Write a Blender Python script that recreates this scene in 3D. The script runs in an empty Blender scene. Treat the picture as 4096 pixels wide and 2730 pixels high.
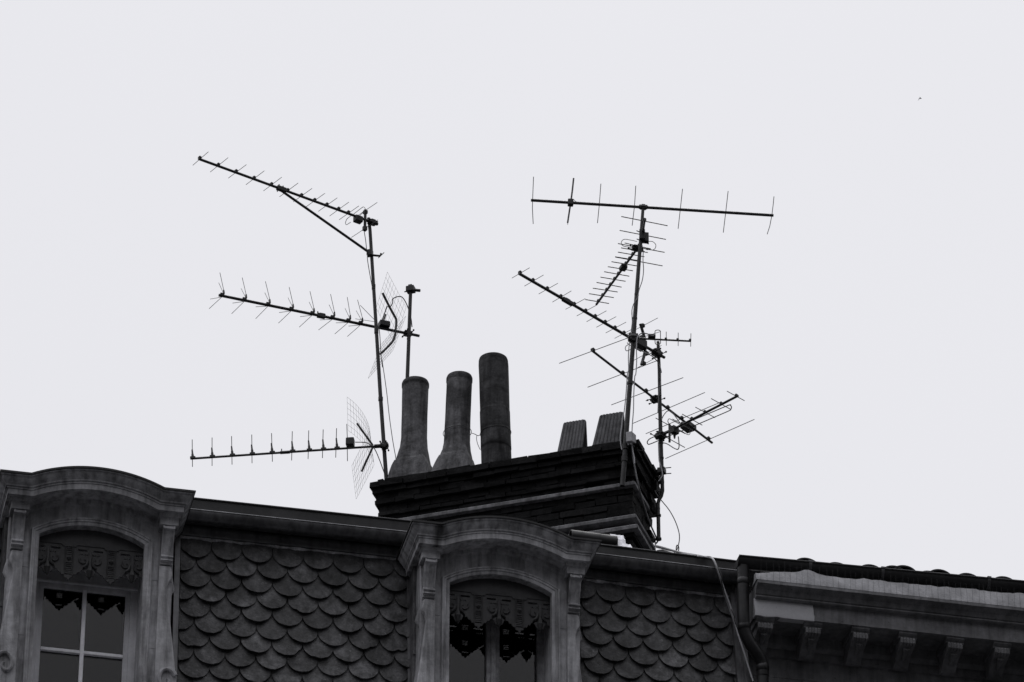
import bpy, math, random
from mathutils import Vector as V, noise as NZ
random.seed(7)
R = math.radians
S = bpy.context.scene
COL = S.collection

# ------------------------------------------------------------------ camera
F, PITCH = 19500.0, R(32.3)            # focal length in pixels of the 4096 px wide photograph
CP, SP = math.cos(PITCH), math.sin(PITCH)
EYE = V((0, 0, 1.6))
cd = bpy.data.cameras.new("camera"); cam = bpy.data.objects.new("camera", cd); COL.objects.link(cam)
cam.location = EYE; cam.rotation_euler = (R(90) + PITCH, 0, 0)
cd.sensor_width = 36; cd.lens = F / 4096 * 36; cd.clip_start = 0.5; cd.clip_end = 6000
S.camera = cam

# ------------------------------------------------------------------ sky, sun, exposure
W = bpy.data.worlds.new("World"); S.world = W; W.use_nodes = True
nt = W.node_tree; N = nt.nodes; LK = nt.links; N.clear()
out = N.new("ShaderNodeOutputWorld"); bg = N.new("ShaderNodeBackground"); LK.new(bg.outputs[0], out.inputs[0])
bg.inputs[1].default_value = 0.1
sky = N.new("ShaderNodeTexSky"); sky.sky_type = 'NISHITA'; sky.sun_disc = False
sky.sun_elevation = R(55); sky.sun_rotation = R(10); sky.dust_density = 4
bw = N.new("ShaderNodeRGBToBW"); LK.new(sky.outputs[0], bw.inputs[0])
tc = N.new("ShaderNodeTexCoord"); sx = N.new("ShaderNodeSeparateXYZ"); LK.new(tc.outputs['Generated'], sx.inputs[0])
mr = N.new("ShaderNodeMapRange"); mr.interpolation_type = 'SMOOTHSTEP'     # the cloud is thinner beyond the house than behind the viewer
mr.inputs[1].default_value = 0.1; mr.inputs[2].default_value = 0.7; LK.new(sx.outputs[1], mr.inputs[0])
ml = N.new("ShaderNodeMapRange"); ml.inputs[1].default_value = 0.0; ml.inputs[2].default_value = 1.0; ml.inputs[3].default_value = 0.03; ml.inputs[4].default_value = 2.9
pz = N.new("ShaderNodeMath"); pz.operation = 'POWER'; pz.use_clamp = True; pz.inputs[1].default_value = 2.3; LK.new(sx.outputs[2], pz.inputs[0]); LK.new(pz.outputs[0], ml.inputs[0])                                        # and it darkens from the zenith to the horizon
mx_ = N.new("ShaderNodeMapRange"); mx_.inputs[1].default_value = -1; mx_.inputs[2].default_value = 1; mx_.inputs[3].default_value = 1.5; mx_.inputs[4].default_value = 0.5
LK.new(sx.outputs[0], mx_.inputs[0])                                       # brighter on the left
mz_ = N.new("ShaderNodeMath"); mz_.operation = 'MULTIPLY'; LK.new(ml.outputs[0], mz_.inputs[0]); LK.new(mx_.outputs[0], mz_.inputs[1])
mf = N.new("ShaderNodeMix"); LK.new(mr.outputs[0], mf.inputs[0]); LK.new(mz_.outputs[0], mf.inputs[2]); mf.inputs[3].default_value = 1.0
nz = N.new("ShaderNodeTexNoise"); nz.inputs['Scale'].default_value = 5; nz.inputs['Detail'].default_value = 3
LK.new(tc.outputs['Generated'], nz.inputs['Vector'])
nm = N.new("ShaderNodeMapRange"); nm.inputs[3].default_value = 0.985; nm.inputs[4].default_value = 1.015; LK.new(nz.outputs[0], nm.inputs[0])
mm = N.new("ShaderNodeMath"); mm.operation = 'MULTIPLY'; LK.new(mf.outputs[0], mm.inputs[0]); LK.new(nm.outputs[0], mm.inputs[1])
cm = N.new("ShaderNodeMix"); cm.data_type = 'RGBA'; cm.inputs[0].default_value = 0.04
cm.inputs[6].default_value = (7.90, 7.90, 8.32, 1); LK.new(bw.outputs[0], cm.inputs[7])
vm = N.new("ShaderNodeVectorMath"); vm.operation = 'SCALE'; LK.new(cm.outputs[2], vm.inputs[0]); LK.new(mm.outputs[0], vm.inputs['Scale'])
LK.new(vm.outputs[0], bg.inputs[0])

sl = bpy.data.lights.new("sun", 'SUN'); sl.energy = 0.5; sl.angle = R(20); sl.color = (1, 0.985, 0.96)
so = bpy.data.objects.new("sun", sl); COL.objects.link(so)
az, el = R(10), R(55)
so.rotation_euler = (-V((math.sin(az) * math.cos(el), math.cos(az) * math.cos(el), math.sin(el)))).to_track_quat('-Z', 'Y').to_euler()
S.view_settings.view_transform = 'Standard'; S.view_settings.look = 'None'
S.view_settings.exposure = 0; S.view_settings.gamma = 1; S.view_settings.use_curve_mapping = False

# ------------------------------------------------------------------ where a pixel of the photograph lies in the place
def ray(px, py):
    x = (px - 2048) / F; y = (1365 - py) / F
    return V((x, CP - SP * y, SP + CP * y))
def onY(px, py, Y):
    r = ray(px, py); return EYE + r * ((Y - EYE.y) / r.y)
def onZ(px, py, Z):
    r = ray(px, py); return EYE + r * ((Z - EYE.z) / r.z)
def onP(px, py, P, n):
    r = ray(px, py); return EYE + r * ((P - EYE).dot(n) / r.dot(n))
def Q(ox, oy, sc):
    return lambda x, y: (ox + x / sc, oy + y / sc)
PSI = R(12.3)
E1 = V((math.cos(PSI), math.sin(PSI), 0)); N1 = V((math.sin(PSI), -math.cos(PSI), 0)); UP = V((0, 0, 1))
O1 = onY(2000, 2500, 40.0); O1.z = 0
def FW(s, o, z): return O1 + E1 * s + N1 * o + UP * z          # along the street front, out of it, up
def fp(px, py, o=0.0):
    P = onP(px, py, O1 + N1 * o, N1); return (P - O1).dot(E1), P.z

# ------------------------------------------------------------------ mesh helpers
class MB:
    def __init__(s): s.v = []; s.f = []; s.t = []
    def add(s, vs, fs, tone=1.0):
        b = len(s.v); s.v += [V(p) for p in vs]
        for f in fs: s.f.append([i + b for i in f]); s.t.append(tone)
    def hexa(s, p, tone=1.0):      # p: 4 bottom + 4 top
        s.add(p, [(3, 2, 1, 0), (4, 5, 6, 7), (0, 1, 5, 4), (1, 2, 6, 5), (2, 3, 7, 6), (3, 0, 4, 7)], tone)
    def box(s, fn, a0, a1, b0, b1, z0, z1, tone=1.0, jit=0.0):
        P = []
        for z in (z0, z1):
            for a, b in ((a0, b0), (a1, b0), (a1, b1), (a0, b1)):
                P.append(fn(a + random.uniform(-jit, jit), b + random.uniform(-jit, jit), z + random.uniform(-jit, jit)))
        s.hexa(P, tone)
    def obox(s, c, ax, ay, az, tone=1.0):   # centre and three half axes
        s.hexa([c + ax * i + ay * j + az * k for k in (-1, 1) for i, j in ((-1, -1), (1, -1), (1, 1), (-1, 1))], tone)
    def rings(s, rings, caps=True, tone=1.0, closed=True):
        n = len(rings[0]); vs = [p for r in rings for p in r]; fs = []
        m = n if closed else n - 1
        for i in range(len(rings) - 1):
            for j in range(m):
                k = (j + 1) % n
                fs.append((i * n + j, i * n + k, (i + 1) * n + k, (i + 1) * n + j))
        if caps and closed:
            fs.append(tuple(reversed(range(n)))); fs.append(tuple((len(rings) - 1) * n + j for j in range(n)))
        s.add(vs, fs, tone)
    def tube(s, pts, r, n=8, caps=True, tone=1.0, loop=False):
        pts = [V(p) for p in pts]
        rr = r if isinstance(r, (list, tuple)) else [r] * len(pts)
        if loop: pts = pts + [pts[0], pts[1]]; rr = list(rr) + [rr[0], rr[1]]
        T = []
        for i in range(len(pts)):
            a = pts[max(i - 1, 0)]; b = pts[min(i + 1, len(pts) - 1)]; T.append((b - a).normalized())
        u = T[0].orthogonal().normalized(); rings = []
        for i, p in enumerate(pts):
            u = (u - T[i] * u.dot(T[i])).normalized(); w = T[i].cross(u)
            rings.append([p + (u * math.cos(2 * math.pi * j / n) + w * math.sin(2 * math.pi * j / n)) * rr[i] for j in range(n)])
        s.rings(rings, caps, tone)
    def lathe(s, c, prof, n=24, tone=1.0):  # prof [(r, z)] about a vertical axis
        s.rings([[c + V((r * math.cos(2 * math.pi * j / n), r * math.sin(2 * math.pi * j / n), z)) for j in range(n)] for r, z in prof], True, tone)
    def extr(s, fn, prof, s0, s1, dz0=0.0, dz1=0.0, n=1, tone=1.0, wob=0.0):
        rg = []
        for i in range(n + 1):
            t = i / n; ss = s0 + (s1 - s0) * t; d = dz0 + (dz1 - dz0) * t
            rg.append([fn(ss, o + (random.uniform(-wob, wob) if wob else 0), z + d + (random.uniform(-wob, wob) if wob else 0)) for o, z in prof])
        s.rings(rg, True, tone)
    def build(s, name, m, parent=None, smooth=35, bevel=0.0, vt=None):
        me = bpy.data.meshes.new(name)
        off = parent_world(parent) if parent else V((0, 0, 0))
        c = off
        if parent is None:
            xs = [p.x for p in s.v]; ys = [p.y for p in s.v]; zs = [p.z for p in s.v]
            c = V(((min(xs) + max(xs)) / 2, (min(ys) + max(ys)) / 2, min(zs)))
        me.from_pydata([p - c for p in s.v], [], s.f); me.update()
        if vt:
            a = me.attributes.new("tone", 'FLOAT', 'POINT'); a.data.foreach_set("value", [vt(p) for p in s.v])
        elif len(set(s.t)) > 1:
            a = me.attributes.new("tone", 'FLOAT', 'FACE'); a.data.foreach_set("value", s.t)
        else:
            a = me.attributes.new("tone", 'FLOAT', 'FACE'); a.data.foreach_set("value", [s.t[0]] * len(s.f))
        import bmesh
        bm = bmesh.new(); bm.from_mesh(me); bmesh.ops.recalc_face_normals(bm, faces=bm.faces); bm.to_mesh(me); bm.free()
        if smooth:
            me.shade_smooth(); me.set_sharp_from_angle(angle=R(smooth))
        me.materials.append(m)
        o = bpy.data.objects.new(name, me); COL.objects.link(o)
        if parent: o.parent = parent
        else: o.location = c
        if bevel:
            b = o.modifiers.new("bevel", 'BEVEL'); b.width = bevel; b.segments = 2; b.limit_method = 'ANGLE'; b.angle_limit = R(40)
        return o
def parent_world(o):
    p = V((0, 0, 0))
    while o: p += o.location; o = o.parent
    return p
def tag(o, label=None, cat=None, group=None, kind=None):
    if label: o['label'] = label
    if cat: o['category'] = cat
    if group: o['group'] = group
    if kind: o['kind'] = kind
    return o
def empty(name, loc, label, cat, group=None):
    o = bpy.data.objects.new(name, None); COL.objects.link(o); o.location = loc; o.empty_display_size = 0.1
    return tag(o, label, cat, group)
def spline(pts, k=8):
    pts = [V(p) for p in pts]; P = [pts[0]] + pts + [pts[-1]]; o = []
    for i in range(1, len(P) - 2):
        a, b, c, d = P[i - 1:i + 3]
        for j in range(k):
            t = j / k
            o.append(0.5 * ((2 * b) + (c - a) * t + (2 * a - 5 * b + 4 * c - d) * t * t + (3 * b - a - 3 * c + d) * t ** 3))
    o.append(pts[-1]); return o

# ------------------------------------------------------------------ materials
def mat(name, v0, rough=0.8, amp=0.25, scale=6.0, streak=0.0, bump=0.0, bscale=60.0, metal=0.0, spec=0.4, blotch=0.0, dots=0.0, specks=0.0):
    v = v0
    m = bpy.data.materials.new(name); m.use_nodes = True
    t = m.node_tree; n = t.nodes; l = t.links; p = n["Principled BSDF"]
    p.inputs['Roughness'].default_value = rough; p.inputs['Metallic'].default_value = metal
    p.inputs['Specular IOR Level'].default_value = spec
    co = n.new("ShaderNodeTexCoord")
    def noise(sc, det=6, vec=None, rg=0.6):
        q = n.new("ShaderNodeTexNoise"); q.inputs['Scale'].default_value = sc; q.inputs['Detail'].default_value = det; q.inputs['Roughness'].default_value = rg
        l.new(vec or co.outputs['Object'], q.inputs['Vector']); return q.outputs[0]
    def rng(x, a, b, c, d):
        q = n.new("ShaderNodeMapRange"); q.inputs[1].default_value = a; q.inputs[2].default_value = b; q.inputs[3].default_value = c; q.inputs[4].default_value = d
        l.new(x, q.inputs[0]); return q.outputs[0]
    def mul(a, b):
        q = n.new("ShaderNodeMath"); q.operation = 'MULTIPLY'; l.new(a, q.inputs[0]); l.new(b, q.inputs[1]); return q.outputs[0]
    x = rng(noise(scale), 0.3, 0.7, 1 - amp, 1 + amp)
    x = mul(x, rng(noise(scale * 7), 0.3, 0.7, 1 - amp * 0.5, 1 + amp * 0.5))
    if streak:
        mp = n.new("ShaderNodeMapping"); mp.inputs['Scale'].default_value = (9, 9, 0.9); l.new(co.outputs['Object'], mp.inputs[0])
        x = mul(x, rng(noise(1.6, 5, mp.outputs[0]), 0.42, 0.66, 1.0, 1 - streak))
    if blotch:
        x = mul(x, rng(noise(scale * 0.45, 4), 0.5, 0.68, 1.0, 1 - blotch))
    if dots:
        x = mul(x, rng(noise(34, 2), 0.68, 0.74, 1.0, 1 - dots))
    if specks:      # lichen and droppings
        x = mul(x, rng(noise(26, 3), 0.66, 0.72, 1.0, 1 + specks)); x = mul(x, rng(noise(11, 5), 0.47, 0.60, 1.15, 0.55))
    at = n.new("ShaderNodeAttribute"); at.attribute_name = "tone"; x = mul(x, at.outputs['Fac'])
    c = n.new("ShaderNodeCombineXYZ")
    for i, k in enumerate((1.0, 1.0, 1.04)):
        q = n.new("ShaderNodeMath"); q.operation = 'MULTIPLY'; l.new(x, q.inputs[0]); q.inputs[1].default_value = v * k; l.new(q.outputs[0], c.inputs[i])
    l.new(c.outputs[0], p.inputs['Base Color'])
    l.new(rng(noise(scale * 3), 0.3, 0.7, max(rough - 0.1, 0.02), min(rough + 0.1, 1)), p.inputs['Roughness'])
    if bump:
        b = n.new("ShaderNodeBump"); b.inputs['Strength'].default_value = bump; b.inputs['Distance'].default_value = 0.01
        l.new(noise(bscale, 6), b.inputs['Height']); l.new(b.outputs[0], p.inputs['Normal'])
    return m
M = dict(
    stone=mat("weathered_stone", 0.45, 0.85, 0.32, 3.0, 0.55, 0.45, 40, blotch=0.42),
    stone2=mat("dark_stone", 0.205, 0.85, 0.3, 2.5, 0.35, 0.4, 40, blotch=0.35, dots=0.5),
    patch=mat("new_plaster", 0.54, 0.9, 0.1, 5.0, 0.0, 0.2, 60, dots=0.3),
    mortar=mat("pale_mortar", 0.36, 0.9, 0.22, 6.0, 0.2, 0.5, 50, dots=0.3),
    white=mat("white_plaster_lump", 0.92, 0.9, 0.15, 14.0, 0.0, 0.8, 60, dots=0.5),
    slate=mat("scale_tile", 0.066, 0.6, 0.65, 6.5, 0.5, 0.8, 40, spec=0.4, blotch=0.6, dots=0.5, specks=1.2),
    zinc=mat("dark_zinc", 0.14, 0.42, 0.25, 3.0, 0.35, 0.08, 30, metal=0.7, spec=0.4),
    zincd=mat("black_zinc", 0.032, 0.5, 0.3, 3.0, 0.2, 0.08, 30, spec=0.3),
    lead=mat("lead_flashing", 0.09, 0.6, 0.35, 9.0, 0.4, 0.5, 40, blotch=0.5),
    mortarf=mat("stained_mortar", 0.45, 0.9, 0.5, 9.0, 0.4, 0.6, 50, blotch=0.7),
    claytile=mat("mossy_roof_tile", 0.045, 0.9, 0.4, 5.0, 0.3, 0.5, 40, spec=0.2),
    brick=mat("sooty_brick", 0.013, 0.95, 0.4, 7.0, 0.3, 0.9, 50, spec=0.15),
    band=mat("sooty_stone_band", 0.22, 0.9, 0.35, 4.0, 0.5, 0.5, 40, spec=0.2),
    clay=mat("sooty_clay", 0.15, 0.9, 0.5, 6.0, 0.55, 0.7, 40, spec=0.2, blotch=0.55, dots=0.4),
    cement=mat("fibre_tile", 0.14, 0.95, 0.35, 9.0, 0.35, 0.6, 60, spec=0.2, dots=0.7),
    wood=mat("painted_wood", 0.6, 0.55, 0.12, 6.0, 0.15, 0.15, 50),
    woodo=mat("flaking_wood", 0.3, 0.8, 0.35, 14.0, 0.4, 0.6, 70),
    lamb=mat("valance_paint", 0.05, 0.6, 0.15, 6.0, 0.2, 0.1, 50),
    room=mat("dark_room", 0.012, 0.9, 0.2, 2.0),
    alu=mat("weathered_aluminium", 0.045, 0.4, 0.15, 20.0, 0.0, 0.0, metal=0.3, spec=0.5),
    steel=mat("galvanised_mast", 0.024, 0.5, 0.45, 12.0, 0.2, 0.2, 60, metal=0.2, spec=0.5),
    plastic=mat("black_plastic", 0.015, 0.5, 0.2, 20.0, spec=0.4),
    cable=mat("grey_cable", 0.18, 0.5, 0.25, 8.0),
    cablek=mat("black_cable", 0.02, 0.5, 0.25, 8.0),
    cablew=mat("white_cable", 0.45, 0.5, 0.15, 8.0),
    pvc=mat("white_pvc_box", 0.4, 0.5, 0.12, 10.0),
    asphalt=mat("asphalt", 0.03, 0.9, 0.3, 2.0, 0.0, 0.3, 60),
    paving=mat("paving", 0.06, 0.9, 0.25, 2.0, 0.0, 0.3, 60),
    feather=mat("dark_feathers", 0.12, 0.8, 0.2, 20.0),
)
def glass_mat():
    m = bpy.data.materials.new("window_glass"); m.use_nodes = True
    n = m.node_tree.nodes; l = m.node_tree.links; n.clear()
    o = n.new("ShaderNodeOutputMaterial"); mx = n.new("ShaderNodeMixShader")
    tr = n.new("ShaderNodeBsdfTransparent"); gl = n.new("ShaderNodeBsdfGlossy"); gl.inputs['Roughness'].default_value = 0.01
    fr = n.new("ShaderNodeFresnel"); fr.inputs[0].default_value = 1.5
    tr.inputs[0].default_value = (0.8, 0.8, 0.8, 1); gl.inputs[0].default_value = (1, 1, 1, 1)
    l.new(fr.outputs[0], mx.inputs[0]); l.new(tr.outputs[0], mx.inputs[1]); l.new(gl.outputs[0], mx.inputs[2]); l.new(mx.outputs[0], o.inputs[0])
    return m
M['glass'] = glass_mat()

# ------------------------------------------------------------------ ground
g = MB(); g.add([(-600, -600, 0), (600, -600, 0), (600, 600, 0), (-600, 600, 0)], [(0, 1, 2, 3)])
tag(g.build("ground", M['asphalt'], None, 0), kind='structure')
g = MB(); g.box(FW, -40, 40, 0.3, 4.0, -0.2, 0.13); tag(g.build("pavement", M['paving'], None, 0), kind='structure')

# ================================================================== the house with the mansard roof
BASE = FW(0, 0, 0)
house = empty("apartment_building", BASE, "old apartment building with a scale-tiled mansard, curved stone dormers and a big brick chimney", "building")
OW = 0.50                                # dormer front
z2 = Q(700, 1900, 1.889); z3 = Q(1600, 2000, 2.148); z4 = Q(2300, 2000, 2.148); zA = Q(0, 1800, 1.6856); z5 = Q(2900, 2150, 1.967)
LIP, RG = 0.26, 0.09

def eaves(pL, pR, tL, tR, fL, fR, s0, s1, joints):
    """gutter, the zinc sheet rising behind it and the fascia under it; p lip, t sheet top, f fascia foot (pixels)"""
    (sa, za), (sb, zb) = fp(*pL, LIP), fp(*pR, LIP); m = (zb - za) / (sb - sa); zl = lambda s: za + m * (s - sa)
    (ta, ya), (tb, yb) = fp(*tL, .06), fp(*tR, .06); hp = ((ya - zl(ta)) + (yb - zl(tb))) / 2
    (ua, wa), (ub, wb) = fp(*fL, .05), fp(*fR, .05); hf = ((zl(ua) - wa) + (zl(ub) - wb)) / 2
    d0, d1 = zl(s0), zl(s1); oc = LIP - RG
    arc = [(oc + RG * math.cos(R(a)), RG * math.sin(R(a))) for a in range(0, -181, -12)]
    inn = [(oc + (RG - .006) * math.cos(R(a)), (RG - .006) * math.sin(R(a))) for a in range(-180, 1, 12)]
    g = MB(); g.extr(FW, arc + inn, s0, s1, d0, d1, 24)
    g.tube([FW(s0, LIP - .004, d0 + .004), FW(s1, LIP - .004, d1 + .004)], .009, 8)
    for j in joints:
        big = [(oc + (RG + .006) * math.cos(R(a)), (RG + .006) * math.sin(R(a))) for a in range(0, -181, -12)]
        sm = [(oc + (RG - .002) * math.cos(R(a)), (RG - .002) * math.sin(R(a))) for a in range(-180, 1, 12)]
        g.extr(FW, big + sm, j, j + .035, zl(j), zl(j + .035))
    g.build("gutter", M['zinc'], house)
    g = MB()
    g.extr(FW, [(.062, -.04), (.062, hp), (.040, hp), (.040, -.04)], s0, s1, d0, d1, 12)
    g.tube([FW(s0, .062, d0 + hp), FW(s1, .062, d1 + hp)], .012, 8)
    g.build("eaves_flashing", M['zincd'], house)
    g = MB(); g.extr(FW, [(.05, -.05), (.05, -hf), (-.06, -hf), (-.06, -.05)], s0, s1, d0, d1, 1)
    g.extr(FW, [(.062, -hf + .012), (.062, -hf - .006), (.0, -hf - .006), (.0, -hf + .012)], s0, s1, d0, d1, 1)
    g.build("fascia", M['zinc'], house)
    g = MB()
    n = 90; rg = []
    for i in range(n + 1):
        s = s0 + (s1 - s0) * i / n; d = zl(s) - hf
        k = .035 + .018 * NZ.noise(V((s * 7, 1, 0))) + .01 * NZ.noise(V((s * 22, 4, 0)))
        q = .052 + .012 * NZ.noise(V((s * 9, 7, 0)))
        rg.append([FW(s, o, z) for o, z in ((q * .9, d - .008), (q, d - k * .6), (q * .75, d - k), (-.03, d - k - .01), (-.03, d - .008))])
    g.rings(rg); g.build("mortar_fillet", M['mortarf'], house)
    return zl, hp, hf

zlA, hpA, hfA = eaves(z2(125, 262), z2(1740, 432), z2(145, 178), z2(1790, 355), z2(40, 462), z2(1700, 612),
                      fp(690, 2050, .2)[0], fp(1690, 2150, .2)[0], [fp(*z2(868, 400), .26)[0]])
zlB, hpB, hfB = eaves(z4(180, 465), z4(1380, 610), z4(215, 388), z4(1385, 530), z4(110, 675), z4(1370, 815),
                      fp(2330, 2220, .2)[0], fp(2985, 2290, .2)[0], [fp(*z4(1145, 620), .26)[0]])
sD1 = fp(*zA(601, 950), OW)[0] - .72
eaves(z2(125, 262), z2(1740, 432), z2(145, 178), z2(1790, 355), z2(40, 462), z2(1700, 612), sD1 - 4.0, sD1, [sD1 - 2.0])

SLOPE = math.tan(R(5.5))
def tile_field(s0, s1, zt, name, pitch=.167, w=.288, ph=0.0, rows=13, tilt=0.0):
    """scale tiles; each a rounded slab lapped over the next row"""
    g = MB(); n = 14
    base = MB()
    for r in range(rows):
        x = s0 - w + (w / 2 if (r + 1) % 2 else 0) + ph
        while x < s1 + w / 2:
            cx = x + w / 2 + random.uniform(-.004, .004); x += w
            l, rr_ = max(cx - w / 2 + .002, s0), min(cx + w / 2 - .002, s1)
            if rr_ - l < .03: continue
            zb = zt(cx) - (r + 1) * pitch - .055 + random.uniform(-.009, .009)
            zt_ = zb + pitch * 2 + .05
            rot = random.uniform(-.05, .05) + tilt
            tone = random.choice((.55, .7, .8, .9, 1, 1, 1.05, 1.15, 1.3)) * random.uniform(.9, 1.1)
            if random.random() < .012: tone = 1.8
            lift = .048 + random.uniform(-.004, .008)
            pts = []
            for i in range(n + 1):
                a = math.pi * (1 - i / n); sx_ = (w / 2 - .002) * math.cos(a); zz = zb + .145 * (1 - abs(math.sin(a))) + .006 * NZ.noise(V((cx * 40 + a * 4, r * 9.1, 3)))
                pts.append((cx + sx_, zz))
            if random.random() < .10:      # chipped lip
                q = random.randint(3, n - 3); d_ = random.uniform(.012, .03)
                pts = [(a, b + d_ * max(0, 1 - abs(i - q) / 1.6)) for i, (a, b) in enumerate(pts)]
            pts = [(min(max(a, s0), s1), b) for a, b in pts]
            poly = [(rr_, zt_), (l, zt_)] + pts
            def P(s, z, out):
                z = z + (s - cx) * rot
                tt = zt(cx) - z; up = (z - zb) / (zt_ - zb)
                cv = .012 * (1 - ((s - cx) / (w / 2)) ** 2)
                return FW(s, tt * SLOPE + lift * (1 - up) + cv * (1 - up) + out, z)
            top = [P(s, z, .015) for s, z in poly]; bot = [P(s, z, -.002) for s, z in poly]
            m = len(poly)
            cmid = P(cx, zb + .1, .017)
            vs = top + bot + [cmid]
            fs = [(i, (i + 1) % m, 2 * m) for i in range(m)] + [(i, m + i, m + (i + 1) % m, (i + 1) % m) for i in range(m)]
            g.add(vs, fs, tone)
    g.build(name, M['slate'], house, 25)
    b = MB(); H = rows * pitch + .1
    b.add([FW(s0, -.02, zt(s0)), FW(s1, -.02, zt(s1)), FW(s1, H * SLOPE - .02, zt(s1) - H), FW(s0, H * SLOPE - .02, zt(s0) - H)], [(0, 1, 2, 3)])
    b.build("roof_boarding", M['zincd'], house, 0)
sA0, sA1 = fp(712, 2500, .1)[0], fp(1632, 2560, .1)[0]
sB0, sB1 = fp(2318, 2500, .1)[0], fp(2950, 2560, .1)[0]
tile_field(sA0, sA1, lambda s: zlA(s) - hfA - .02, "scale_tiles", ph=.145)
tile_field(sB0, sB1, lambda s: zlB(s) - hfB - .03, "scale_tiles", ph=.03)
tile_field(sD1 - 4, sD1, lambda s: zlA(s) - hfA - .02, "scale_tiles")
# upright flashing strips at the ends of the tile fields
g = MB()
zt = zlA(sA0) - hfA
for (s, za_, w_) in ((sA0 - .03, zt + .03, .05), (sA1 + .01, zlA(sA1) - hfA + .03, .05)):
    g.hexa([FW(s - w_ / 2, -.02 + 2.2 * SLOPE, za_ - 2.2), FW(s + w_ / 2, -.02 + 2.2 * SLOPE, za_ - 2.2), FW(s + w_ / 2, .06 + 2.2 * SLOPE, za_ - 2.2), FW(s - w_ / 2, .06 + 2.2 * SLOPE, za_ - 2.2),
            FW(s - w_ / 2, -.02, za_), FW(s + w_ / 2, -.02, za_), FW(s + w_ / 2, .06, za_), FW(s - w_ / 2, .06, za_)])
    g.build("flashing_strip", M['zinc'], house); g = MB()
zb_ = zlB(sB1) - hfB
for k, (pa, pb, w_, o_) in enumerate((((2934, 2375), (2962, 2740), .07, .08), ((2945, 2330), (2990, 2740), .05, .12))):
    (a0, y0), (a1, y1) = fp(*pa, o_), fp(*pb, o_ + .1)
    g.hexa([FW(a1 - w_ / 2, o_, y1), FW(a1 + w_ / 2, o_, y1), FW(a1 + w_ / 2, o_ + .14, y1), FW(a1 - w_ / 2, o_ + .14, y1),
            FW(a0 - w_ / 2, o_ - .1, y0), FW(a0 + w_ / 2, o_ - .1, y0), FW(a0 + w_ / 2, o_ + .02, y0), FW(a0 - w_ / 2, o_ + .02, y0)])
    g.build("flashing_strip", M['zinc'], house); g = MB()

# roof behind the eaves and the wall below
zr = zlA(0) + hpA
g = MB(); L0, L1 = sD1 - 4.0, fp(2950, 2290, .1)[0]
g.hexa([FW(L0, .05, zr - .35), FW(L1, .05, zr - .35), FW(L1, -6, zr + .75), FW(L0, -6, zr + .75),
        FW(L0, .03, zr - .08), FW(L1, .03, zr - .08), FW(L1, -6, zr + 1.2), FW(L0, -6, zr + 1.2)])
g.build("roof", M['zincd'], house, 0)
g = MB(); ZB = fp(1200, 2740, .2)[1] - .55
g.box(FW, L0, L1, -8, .32, 0, ZB)
g.extr(FW, [(.322, ZB - .5), (.322, ZB - .02), (.66, ZB - .02), (.66, ZB - .1), (.5, ZB - .25), (.4, ZB - .5)], L0, L1)
g.build("wall", M['stone'], house, 0)
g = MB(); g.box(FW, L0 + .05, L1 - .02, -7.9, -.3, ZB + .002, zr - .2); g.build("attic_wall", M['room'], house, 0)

# ------------------------------------------------------------------ dormers
def arc_pts(sl_, sr, z0, rise, n=28):
    c = (sl_ + sr) / 2; h = (sr - sl_) / 2; rad = (h * h + rise * rise) / (2 * rise); zc = z0 + rise - rad; a = math.asin(h / rad)
    return [(c + rad * math.sin(-a + 2 * a * i / n), zc + rad * math.cos(-a + 2 * a * i / n)) for i in range(n + 1)]
def miters(path):
    o = []
    for i, p in enumerate(path):
        ns = []
        for a, b in ((i - 1, i), (i, i + 1)):
            if 0 <= a and b < len(path):
                dx, dz = path[b][0] - path[a][0], path[b][1] - path[a][1]; L = math.hypot(dx, dz); ns.append((-dz / L, dx / L))
        if len(ns) == 1: o.append(ns[0])
        else:
            d = 1 + ns[0][0] * ns[1][0] + ns[0][1] * ns[1][1]; o.append(((ns[0][0] + ns[1][0]) / d, (ns[0][1] + ns[1][1]) / d))
    return o
def sweep(g, path, prof, o0, oback=None):
    mi = miters(path); rg = []
    for i, (s, z) in enumerate(path):
        end = -1 if i == 0 else (1 if i == len(path) - 1 else 0)
        sh = lambda q: max(q - .17, 0)
        ring = [FW(s + r * mi[i][0] + (end * sh(q) if oback is not None else 0), o0 + q, z + r * mi[i][1]) for q, r in prof]
        if oback is not None and end == -1: rg.append([FW(s - sh(q), oback, z + r) for q, r in prof])
        rg.append(ring)
        if oback is not None and end == 1: rg.append([FW(s + sh(q), oback, z + r) for q, r in prof])
    g.rings(rg)

# measured on the right-hand dormer
QL = .31
eL, eR = fp(*z3(110, 170), OW + QL), fp(*z3(1720, 372), OW + QL)
kL, kR = fp(*z3(355, 207), OW + QL), fp(*z3(1465, 340), OW + QL)
mid = fp(*z3(910, 163), OW + QL)
oL, oR = fp(*z3(420, 900), OW)[0], fp(*z3(1304, 1000), OW)[0]
zsp = (fp(*z3(425, 707), OW)[1] + fp(*z3(1303, 818), OW)[1]) / 2
zcr = fp(*z3(864, 651), OW)[1]
C2 = (oL + oR) / 2; HWO = (oR - oL) / 2
ZC2 = (eL[1] + eR[1]) / 2
print("dormer", [round(x, 3) for x in (eL[0] - C2, eR[0] - C2, kL[0] - C2, kR[0] - C2, eL[1] - ZC2, kL[1] - ZC2, kR[1] - ZC2, mid[1] - ZC2, HWO, zsp - ZC2, zcr - ZC2)])
LOC = dict(end=((eR[0] - eL[0]) / 2 - QL + .17), knee=(kR[0] - kL[0]) / 2, rise=mid[1] - (kL[1] + kR[1]) / 2, hw=HWO, zs=zsp - ZC2, cr=zcr - zsp, off=((eL[0] + eR[0]) / 2 - C2))
def pt3(x, y, o=OW):
    s, z = fp(*z3(x, y), o); return s - C2, z - ZC2
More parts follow.
